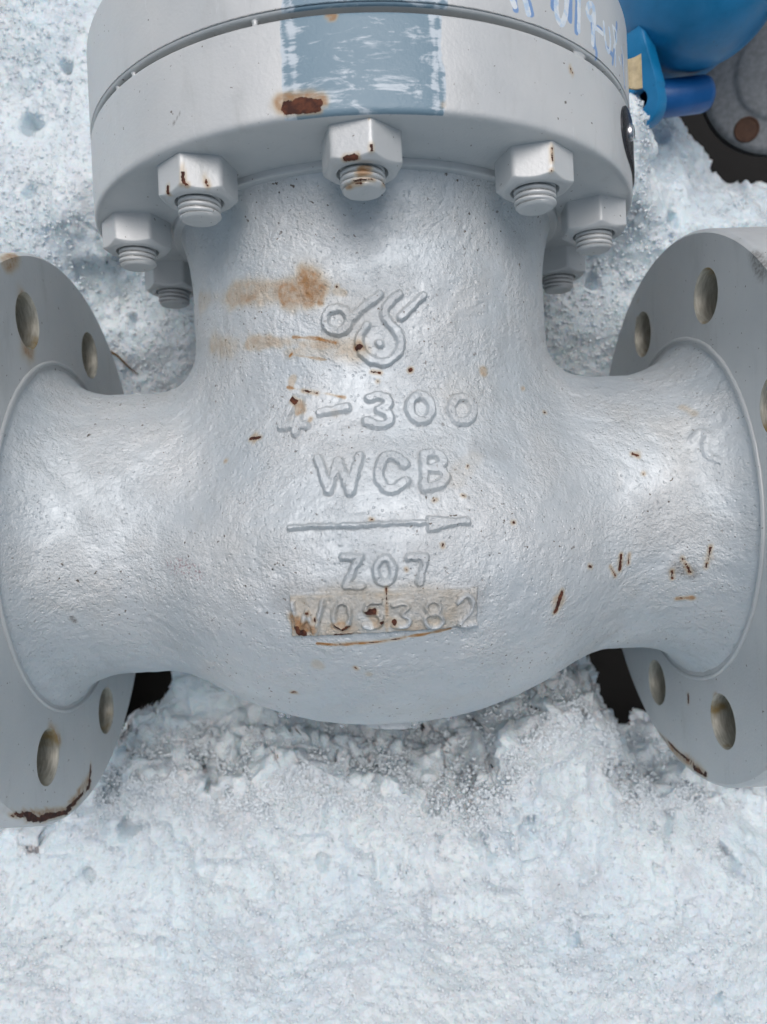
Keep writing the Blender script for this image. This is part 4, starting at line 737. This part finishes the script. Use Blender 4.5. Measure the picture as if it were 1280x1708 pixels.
def rim_attrs(V, marks, band, R):
    A = mark_fields(V * 1000, marks)
    th = np.arctan2(V[:, 0], V[:, 2]); s = th * R * 1000
    lo, hi = band
    rim = (np.hypot(V[:, 0], V[:, 2]) > R - 0.0012)
    wob = vnoise(np.c_[s * 0, V[:, 1], th], 90, 41) * 0.8
    inside = np.minimum(s - np.radians(lo) * R * 1000, np.radians(hi) * R * 1000 - s) + wob
    A['blue'] = np.where(rim, np.clip(0.5 + inside / 8.0, 0, 1), 0)
    sc = np.zeros(len(V))
    for (c, w) in ((np.radians(lo) * R * 1000 + 3.0, 1.6), (np.radians(hi) * R * 1000 - 3.2, 1.3)):
        sc = np.maximum(sc, np.exp(-((s - c + wob * 1.5) / w) ** 2))
    A['smear'] = sc
    return A

TH = ring_angles(-100, 100, 0.30, 1.5)
prof = fillet_profile([(0.0835, BF_Y0), (BF_R, BF_Y0), (BF_R, BF_Y1), (0.096, BF_Y1)], [0, 0.0026, 0.0010, 0], 7)
prof = densify(prof, 0.0012)
V = lathe_y(prof, TH)
A = rim_attrs(V, RIM_MARKS, (-12.9, 12.1), BF_R)
bonnet_flange = part('bonnet_flange', V, grid_quads(len(prof), len(TH), True), MACH, None, A)
# machined collar where the neck meets the flange
prof = fillet_profile([(0.080, BF_Y0 - 0.0026), (0.0890, BF_Y0 - 0.0026), (0.0890, BF_Y0 + 0.0005)], [0, 0.0012, 0], 5)
part('neck_collar', lathe_y(prof, TH), grid_quads(len(prof), len(TH), True), MACH, None)
# gasket in the gap
prof = np.array([(0.0985, BF_Y1 - 0.0005), (0.0985, CF_Y0 + 0.0005)])
part('gasket', lathe_y(prof, TH), grid_quads(2, len(TH), True), DARK, None)
# cover flange
prof = fillet_profile([(0.096, CF_Y0), (CF_R - 0.0002, CF_Y0), (CF_R, CF_Y0 + 0.0030), (CF_R, CF_Y1), (0.0, CF_Y1)], [0, 0.0014, 0.0022, 0.002, 0], 6)
prof = densify(prof[:-1], 0.0008)
prof = np.vstack([prof, [(0.02, CF_Y1)]])
V = lathe_y(prof, TH)
A = rim_attrs(V, [], (-12.6, 13.0), CF_R)
th = np.arctan2(V[:, 0], V[:, 2]); S2 = np.c_[th * CF_R * 1000, V[:, 1] * 1000, np.zeros(len(V))]
for key in ('ink_white', 'ink_blue'):
    f = np.zeros(len(V))
    for kind, poly, r in HAND_PAINT:
        if (kind == 'w') != (key == 'ink_white'):
            continue
        pp = np.array([(a * CF_R * 1000, y, 0) for a, y in poly])
        idx = near(S2, pp, r + 1.5)
        f[idx] = np.maximum(f[idx], np.clip(0.5 + (r - poly_dist(S2[idx], pp)) / 2.0, 0, 1))
    A[key] = f
cover_flange = part('cover_flange', V, grid_quads(len(prof), len(TH), True), MACH, None, A)
# paint bridges in the gap between the two flanges
for deg in (-62, -50.5, -44.5, -17.5, 41.5):
    a = math.radians(deg)
    w = 0.0012 if deg != 41.5 else 0.004
    u = np.linspace(0, 2 * np.pi, 13)[:-1]
    P = []
    for y, k in ((BF_Y1 - 0.0006, 1.5), (BF_Y1 + 0.0008, 0.85), (CF_Y0 - 0.0008, 0.8), (CF_Y0 + 0.0008, 1.4)):
        for t_ in u:
            s = w * k * math.cos(t_) / BF_R; r = BF_R - 0.0022 + 0.0011 * k * math.sin(t_)
            P.append((r * math.sin(a + s), y, r * math.cos(a + s)))
    part('paint_bridge', np.array(P), grid_quads(4, 12, True), MACH, None)

# ---- end flanges --------------------------------------------------------------------
def end_flange(sx, marks):
    R, x0, T = FL_R, FL_X, 0.032
    rp, rh = 0.1001, 0.0111
    r_in, r_out = 0.0770, R - 0.0016
    rows = []
    V, Q, base = [], [], 0
    N = 96
    for k in range(8):
        a0 = math.radians(k * 45)
        # outline of the sector, walked by angle about the hole centre
        cx, cy = rp, 0.0
        bound = []
        n1 = N // 4
        h = math.radians(22.5)
        for t in np.linspace(-h, h, n1, endpoint=False): bound.append((r_out * math.cos(t), r_out * math.sin(t)))
        for r in np.linspace(r_out, r_in, n1, endpoint=False): bound.append((r * math.cos(h), r * math.sin(h)))
        for t in np.linspace(h, -h, n1, endpoint=False): bound.append((r_in * math.cos(t), r_in * math.sin(t)))
        for r in np.linspace(r_in, r_out, n1, endpoint=False): bound.append((r * math.cos(h), -r * math.sin(h)))
        bound = np.array(bound)
        ang = np.arctan2(bound[:, 1], bound[:, 0] - rp)
        circ = np.c_[rp + (rh + 0.0007) * np.cos(ang), (rh + 0.0007) * np.sin(ang)]
        M = 14
        for m in range(M):
            t = m / (M - 1)
            p = circ * (1 - t) + bound * t
            V.append(np.c_[p[:, 0] * math.cos(a0 + h) - p[:, 1] * math.sin(a0 + h), p[:, 0] * math.sin(a0 + h) + p[:, 1] * math.cos(a0 + h), np.full(N, 0.0)])
        Q.append(grid_quads(M, N, True, base)); base += M * N
    face_v = np.vstack(V); face_q = np.vstack(Q)
    def emit(arr, quads, name, mat, parent, marks=None):
        P = np.c_[sx * (x0 + arr[:, 2]), arr[:, 0], arr[:, 1]]
        q = quads if sx > 0 else quads[:, ::-1]
        return part(name, P, q, mat, parent, mark_fields(P * 1000, marks) if marks else None, None)
    # rim and outer face, lathed
    th = np.linspace(0, 2 * np.pi, 361)[:-1]
    pr = fillet_profile([(r_out, 0.0), (R, 0.0016), (R, T - 0.0016), (R - 0.0016, T), (0.0785, T), (0.0785, T + 0.0016), (0.052, T + 0.0016), (0.052, -0.05)], [0, 0.0008, 0, 0, 0, 0, 0, 0], 5)
    pr = densify(pr[:-1], 0.0016); pr = np.vstack([pr, [(0.052, -0.06)]])
    rv = np.stack([pr[:, 0][:, None] * np.cos(th), pr[:, 0][:, None] * np.sin(th), np.broadcast_to(pr[:, 1][:, None], (len(pr), len(th)))], -1).reshape(-1, 3)
    rq = grid_quads(len(pr), len(th), True) + len(face_v)
    allv = np.vstack([face_v, rv]); allq = np.vstack([face_q[:, ::-1], rq[:, ::-1]])
    fl = emit(allv, allq, 'end_flange', MACH, None, marks)
    # bolt holes: chamfer and bore, each a part of the flange
    for k in range(8):
        a = math.radians(k * 45 + 22.5)
        u = np.linspace(0, 2 * np.pi, 41)[:-1]
        hv = []
        for r, z in ((rh + 0.0008, -0.0001), (rh, 0.0008), (rh, 0.006), (rh, 0.014), (rh, 0.022), (rh, T - 0.0005)):
            hv.append(np.c_[rp * math.cos(a) + r * np.cos(u), rp * math.sin(a) + r * np.sin(u), np.full(len(u), z)])
        emit(np.vstack(hv), grid_quads(6, len(u), True), 'bolt_hole', HOLE, fl)
    # raised edge where the cast hub meets the machined face
    u = np.linspace(0, 2 * np.pi, 9)[:-1]
    th2 = np.linspace(0, 2 * np.pi, 241)[:-1]
    wv = vnoise(np.c_[np.cos(th2), np.sin(th2), th2 * 0] * 0.08, 200, 51 + sx)
    rr = 0.0802 + 0.00015 * wv
    hr = 0.0010 + 0.00008 * vnoise(np.c_[np.cos(th2), np.sin(th2), th2 * 0] * 0.08, 120, 55 + sx)
    tv = []
    for q in range(len(th2)):
        for t in u:
            r = rr[q] + hr[q] * math.cos(t)
            tv.append((r * math.cos(th2[q]), r * math.sin(th2[q]), -0.0002 - hr[q] * 0.9 * math.sin(t)))
    tq = []
    for i in range(len(th2)):
        for j in range(8):
            b = (i + 1) % len(th2)
            tq.append((i * 8 + j, b * 8 + j, b * 8 + (j + 1) % 8, i * 8 + (j + 1) % 8))
    emit(np.array(tv), np.array(tq)[:, ::-1], 'hub_lip', MACH, fl)
    return fl

end_flange(-1, LEFT_MARKS)
end_flange(1, RIGHT_MARKS)

# ---- studs and nuts -----------------------------------------------------------------
NUT_AF, NUT_H, STUD_R, STUD_Y = 0.0252, 0.0125, 0.0078, 0.1153

def nut_grid():
    th = np.linspace(0, 2 * np.pi, 145)[:-1]
    # rounded hexagon
    c = np.stack([np.cos(th - (math.pi / 6 + j * math.pi / 3)) for j in range(6)])
    p = 46.0
    r = NUT_AF / 2 / (np.maximum(c, 0) ** p).sum(0) ** (1 / p)
    r0 = NUT_AF / 2 * 0.93
    cham = np.maximum(0, r - r0) * 0.62
    rows = []
    H = NUT_H
    for t in (0.0, 0.03, 0.10, 0.25, 0.45, 0.65, 0.82, 0.93, 0.975):
        rows.append(np.c_[r, -t * (H - cham)])
    e = 0.0003
    rows.append(np.c_[r - e * 0.3, -(H - cham) + e * 0.25])
    for t in (0.06, 0.3, 0.65, 1.0):
        rr = (r - 2 * e) * (1 - t) + r0 * t
        rows.append(np.c_[rr, -(H - np.maximum(0, rr - r0) * 0.62)])
    for rr in (0.0104, 0.0094, 0.0090):
        rows.append(np.c_[np.full(len(th), rr), np.full(len(th), -H)])
    rows.append(np.c_[np.full(len(th), 0.0086), np.full(len(th), -H + 0.0009)])
    rows.append(np.c_[np.full(len(th), 0.0080), np.full(len(th), -H + 0.0022)])
    V = np.concatenate([np.c_[k[:, 0] * np.sin(th), k[:, 1], k[:, 0] * np.cos(th)] for k in rows])
    return V, grid_quads(len(rows), len(th), True)[:, ::-1]

def stud_grid():
    nt_, L = 56, BF_Y0 - NUT_H + 0.004 - STUD_Y
    th = np.linspace(0, 2 * np.pi, nt_ + 1)[:-1]
    rows = []
    ys = np.arange(0.0013, L, 0.00026)
    for y in ys[::-1]:
        ph = (y / 0.0020 + th / (2 * np.pi)) % 1.0
        rows.append(np.c_[STUD_R - 0.0013 * np.exp(-((ph - 0.5) / 0.17) ** 2), np.full(nt_, STUD_Y + y)])
    for r, y in ((STUD_R - 0.0006, 0.0009), (STUD_R - 0.0012, 0.0002), (STUD_R - 0.0016, 0.0), (0.005, -0.0001), (0.0025, -0.0002), (0.0002, -0.0002)):
        rows.append(np.c_[np.full(nt_, r), np.full(nt_, STUD_Y + y)])
    V = np.concatenate([np.c_[k[:, 0] * np.sin(th), k[:, 1], k[:, 0] * np.cos(th)] for k in rows])
    return V, grid_quads(len(rows), nt_, True)[:, ::-1]

NV, NQ = nut_grid(); SV, SQ = stud_grid()
bolts = dict(BOLTS)
for k in (4, 5, 6):
    a = k * math.radians(36) - 0.0059
    bolts[k] = (0.1045 * math.sin(a), 0.1045 * math.cos(a), 0.3 * k)
for k, (cx, cz, rot) in bolts.items():
    ca, sa = math.cos(rot), math.sin(rot)
    def place(V, dy):
        return np.c_[V[:, 0] * ca + V[:, 2] * sa + cx, V[:, 1] + dy, -V[:, 0] * sa + V[:, 2] * ca + cz]
    P = place(NV, BF_Y0)
    n = part('nut', P, NQ, MACH, None, mark_fields(P * 1000, [m[1:] for m in NUT_MARKS if m[0] == k]), None, 32)
    P = place(SV, 0.0)
    A = mark_fields(P * 1000, [m[1:] for m in STUD_MARKS if m[0] == k])
    rad = np.hypot(SV[:, 0], SV[:, 2])
    A['dirt_and_shade'] = np.maximum(A['dirt_and_shade'], np.clip((STUD_R - rad - 0.0004) / 0.0009, 0, 1) * 0.6 * (SV[:, 1] > STUD_Y + 0.0012))  # thread grooves coloured darker than the crests
    part('stud', P, SQ, MACH, n, A, None, 50)

# ---- name plate riveted to the bonnet flange rim, right side --------------------------
def rim_patch(R, outline, thick, n=24):
    """closed plate bent round the rim; outline in (angle rad, y)"""
    o = np.array(outline); c = o.mean(0)
    rows = []
    for s, r in ((0.0, R + thick), (0.5, R + thick), (0.88, R + thick), (1.0, R + thick * 0.7), (1.0, R - 0.0004)):
        p = c + (o - c) * s
        rows.append(np.c_[r * np.sin(p[:, 0]), p[:, 1], r * np.cos(p[:, 0])])
    return np.vstack(rows), grid_quads(5, len(o), True)
pts = [(57.6, 162.9), (55.8, 155.0), (56.9, 147.8), (60.3, 143.3), (69.9, 142.6), (80, 143.6), (88, 147.5), (90, 155), (87, 161.5), (80, 164.8), (70, 165.6), (62, 165.2)]
o = np.array([(math.radians(a), y / 1000) for a, y in pts])
for _ in range(2):
    o = np.stack([0.75 * o + 0.25 * np.roll(o, -1, 0), 0.25 * o + 0.75 * np.roll(o, -1, 0)], 1).reshape(-1, 2)
V, Q = rim_patch(BF_R, o, 0.0011)
name_plate = part('name_plate', V, Q[:, ::-1], STEEL, None, None, None, 40)
u = np.linspace(0, 2 * np.pi, 25)[:-1]
rows = []
for k, h in ((1.0, 0.0), (0.95, 0.0008), (0.7, 0.0015), (0.35, 0.0018), (0.02, 0.0019)):
    a = math.radians(62.3) + 0.0030 * k * np.cos(u) / BF_R
    r = BF_R + 0.0010 + h
    rows.append(np.c_[r * np.sin(a), 0.1555 + 0.0036 * k * np.sin(u), r * np.cos(a)])
part('rivet', np.vstack(rows), grid_quads(5, len(u), True)[:, ::-1], RIVET, name_plate)

# ---- card tag tucked at the cover flange -----------------------------------------------
a = math.radians(70.0)
er = np.array([math.sin(a), 0, math.cos(a)]); et = np.array([math.cos(a), 0, -math.sin(a)])
rows = []
for s, (r, t) in enumerate(((CF_R - 0.0005, 0.0), (CF_R + 0.0012, 0.0010), (CF_R + 0.0030, 0.0016), (CF_R + 0.0056, 0.0010))):
    for th_ in (-0.0005, 0.0005):
        for y in (0.1815, 0.1875, 0.1935):
            yy = y + 0.0006 * s * (1 if y > 0.19 else -0.4)
            rows.append(er * r + et * (t + th_) + np.array([0, yy, 0]))
P = np.array(rows).reshape(4, 2, 3, 3)
vid = lambda s, f, j: s * 6 + f * 3 + j
Q = []
for s in range(3):
    for j in range(2):
        Q.append((vid(s, 0, j), vid(s, 0, j + 1), vid(s + 1, 0, j + 1), vid(s + 1, 0, j)))
        Q.append((vid(s, 1, j), vid(s + 1, 1, j), vid(s + 1, 1, j + 1), vid(s, 1, j + 1)))
    Q.append((vid(s, 0, 0), vid(s + 1, 0, 0), vid(s + 1, 1, 0), vid(s, 1, 0)))
    Q.append((vid(s, 0, 2), vid(s, 1, 2), vid(s + 1, 1, 2), vid(s + 1, 0, 2)))
for j in range(2):
    Q.append((vid(3, 0, j), vid(3, 0, j + 1), vid(3, 1, j + 1), vid(3, 1, j)))
card = mesh_obj('card_tag', P.reshape(-1, 3) + np.array([0, 0, AXIS_Z]), Q, BRASS, None, True, None, None, 35)
tag(card, 'small beige card tag sticking out beside the cover flange rim', 'tag')

# ---------------------------------------------------------------- things around the valve
def frame(o, z, x_hint=(1, 0, 0)):
    z = np.array(z, float); z /= np.linalg.norm(z)
    x = np.array(x_hint, float); x -= z * (x @ z); x /= np.linalg.norm(x)
    y = np.cross(z, x)
    return lambda L: np.asarray(o) + np.outer(L[:, 0], x) + np.outer(L[:, 1], y) + np.outer(L[:, 2], z)

def lathe_z(prof, n=64):
    th = np.linspace(0, 2 * np.pi, n + 1)[:-1]
    prof = np.asarray(prof, float)
    V = np.stack([prof[:, 0][:, None] * np.cos(th), prof[:, 0][:, None] * np.sin(th), np.broadcast_to(prof[:, 1][:, None], (len(prof), n))], -1).reshape(-1, 3)
    return V, grid_quads(len(prof), n, True)

def child(name, V, Q, mat, root, sharp=35, attrs=None):
    me = quad_mesh(name, V - np.array(root.location), Q, mat, attrs, None, sharp)
    return link(bpy.data.objects.new(name, me), root)

# blue valve lying beyond the cover flange
bv = empty('blue_valve', (0.182, 0.275, 0.0))
tag(bv, 'blue painted valve with a drilled lug, beyond the cover flange', 'valve')
prof = [(0.0446 * math.sin(t), 0.0446 * math.cos(t)) for t in np.linspace(0.02, 1.75, 40)] + [(0.043, -0.012), (0.043, -0.05), (0.036, -0.053), (0.036, -0.12)]
V, Q = lathe_z(prof, 96)
F_ = frame((0.183, 0.2825, 0.088), (-0.10, -0.25, 0.96))
child('body', F_(V), Q, BLUE, bv, 50)
# unseen bonnet, added to shade the snow gap and the grey flange
prof = [(0.034, 0.0), (0.034, 0.052), (0.038, 0.056), (0.070, 0.058), (0.072, 0.060), (0.072, 0.078), (0.070, 0.080), (0.066, 0.083), (0.072, 0.086), (0.072, 0.106), (0.05, 0.110), (0.03, 0.14), (0.0005, 0.145)]
V, Q = lathe_z(densify(np.array(prof), 0.004), 72)
F_ = frame((0.190, 0.290, 0.085), (0.30, 0.88, 0.36))
child('added_bonnet', F_(V), Q, BLUE, bv, 40)
# lug: teardrop plate with a drilled hole
n = 64
t = np.linspace(0, 2 * np.pi, n + 1)[:-1]
hole = np.c_[0.0052 * np.cos(t), 0.0052 * np.sin(t)]
out = []
for a in t:
    c_, s_ = math.cos(a), math.sin(a)
    if s_ > 0.15:
        k = min(0.034 / s_, 0.0125 / max(abs(c_), 1e-6)); k = min(k, 0.036)
    else:
        k = 0.0118 + 0.0030 * max(0, -s_) ** 2
    out.append((k * c_, k * s_))
out = np.array(out)
def plate(hole, out, T):
    V = []
    for w, z in ((0, -T / 2), (0, T / 2)):
        V.append(np.c_[hole, np.full(n, z)])
    rows = [np.c_[hole, np.full(n, -T / 2)], np.c_[hole, np.full(n, T / 2 - 0.0006)], np.c_[hole * 1.1, np.full(n, T / 2)]]
    for w in (0.33, 0.66, 0.93):
        rows.append(np.c_[hole * (1 - w) + out * w, np.full(n, T / 2)])
    rows.append(np.c_[out, np.full(n, T / 2 - 0.001)])
    rows.append(np.c_[out, np.full(n, -T / 2)])
    return np.vstack(rows), grid_quads(len(rows), n, True)
V, Q = plate(hole, out, 0.008)
F_ = frame((0.1535, 0.2205, 0.083), (-0.80, -0.22, 0.62), (0.60, 0.12, 0.80))
child('lug', F_(V), Q, BLUE, bv, 40)
prof = [(0.0002, 0.042), (0.006, 0.0415), (0.0092, 0.039), (0.0100, 0.036), (0.0100, 0.0), (0.0085, -0.002)]
V, Q = lathe_z(prof, 40)
F_ = frame((0.160, 0.2275, 0.068), (0.97, 0.16, -0.15), (0, 1, 0))
child('pipe_stub', F_(V), Q[:, ::-1], BLUE2, bv, 40)

# grey flanged valve behind it
gv = empty('grey_valve', (0.292, 0.288, -0.10))
tag(gv, 'grey flanged valve, colour darkened for shade, half hidden behind the blue valve', 'valve')
prof = [(0.0002, 0.0045), (0.030, 0.0045), (0.032, 0.0030), (0.050, 0.0030), (0.0530, 0.001), (0.0530, -0.022), (0.050, -0.024), (0.028, -0.025), (0.026, -0.06)]
V, Q = lathe_z(densify(np.array(prof), 0.002), 96)
GN = np.array((-0.34, -0.30, 0.89))
F_ = frame((0.296, 0.295, -0.03), GN)
GREY = mat_plain('shade_dark_grey', (0.22, 0.235, 0.245), 0.5, 0.1, 0.3, 300)  # grey made darker to paint in the shade around this flange
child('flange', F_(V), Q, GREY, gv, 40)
V, Q = lathe_z([(0.0085, 0.0), (0.0080, 0.0008), (0.0074, 0.0009), (0.0070, 0.0003), (0.0002, 0.0003)], 32)
RUST = mat_plain('rusty_steel', (0.10, 0.05, 0.03), 0.8, 0.0, 0.6, 250)
F2 = frame(F_(np.array([[-0.020, -0.036, 0.0034]]))[0], GN)
child('bolt_hole', F2(V), Q, RUST, gv)

# melt-water drops hanging under the body
drop_spots = [(-0.0490, 'leftmost melt-water drop of the pair under the valve body', 0.0011), (-0.0455, 'right-hand melt-water drop of the left pair under the valve body', 0.0008),
              (-0.0205, 'single melt-water drop left of the boss under the valve', 0.0009), (0.0115, 'melt-water drop beside the round boss under the valve', 0.0013), (0.0270, 'rightmost melt-water drop under the valve body', 0.0009)]
for x, lab, r in drop_spots:
    r *= 1.35
    p = project(body_sdf, np.array([[x, -0.088, 0.026]]), 12)[0]
    nrm = sdf_grad(body_sdf, p[None])[0]
    prof = [(0.0001, r * 1.05), (r * 0.5, r * 0.9), (r * 0.87, r * 0.5), (r, 0), (r * 0.8, -r * 0.5), (r * 0.45, -r * 0.9), (0.0001, -r)]
    V, Q = lathe_z(prof, 20)
    me = quad_mesh('water_drop', frame(p + nrm * r * 0.7 + np.array([0, 0, AXIS_Z]), nrm)(V), Q[:, ::-1], ICE)
    tag(link(bpy.data.objects.new('water_drop', me)), lab, 'drop', 'melt-water drops under the body')
# ice bead on the snow edge
r = 0.0028
V, Q = lathe_z([(max(0.0001, r * math.sin(t)), r * math.cos(t)) for t in np.linspace(0, math.pi, 14)], 28)
def snow_z(x, y):
    return float(SH[min(np.searchsorted(SYS, y), len(SYS) - 1) * len(SXS) + min(np.searchsorted(SXS, x), len(SXS) - 1)])
bp = np.array((0.1375, -0.1350, snow_z(0.1375, -0.135) + 0.0022))
me = quad_mesh('ice_bead', V + bp, Q[:, ::-1], ICE)
tag(link(bpy.data.objects.new('ice_bead', me)), 'clear round ice bead on the snow edge near the right flange', 'ice')

def twig(name, pts, r, label):
    pts = np.array(pts, float); rows = []
    for i, p in enumerate(pts):
        d = pts[min(i + 1, len(pts) - 1)] - pts[max(i - 1, 0)]
        u_ = np.linspace(0, 2 * np.pi, 7)[:-1]
        k = r * (1 - 0.6 * i / (len(pts) - 1))
        rows.append(frame(p, d, (0.3, 0.2, 1))(np.c_[k * np.cos(u_), k * np.sin(u_), u_ * 0]))
    me = quad_mesh(name, np.vstack(rows), grid_quads(len(pts), 6, True), TWIG)
    tag(link(bpy.data.objects.new(name, me)), label, 'twig')
def on_snow(x, y, dz=0.001):
    return (x, y, snow_z(x, y) + dz)
twig('twig', [on_snow(-0.158, 0.110, 0.002), on_snow(-0.151, 0.1055, 0.003), on_snow(-0.146, 0.099, 0.002), on_snow(-0.1425, 0.096, 0.0)], 0.0009, 'short brown twig in the snow behind the left flange')
twig('dry_needle', [on_snow(-0.0600, -0.1365, 0.0), on_snow(-0.0601, -0.1330, 0.003), on_snow(-0.0604, -0.1280, 0.006)], 0.0006, 'thin dark needle standing in the snow below the body')
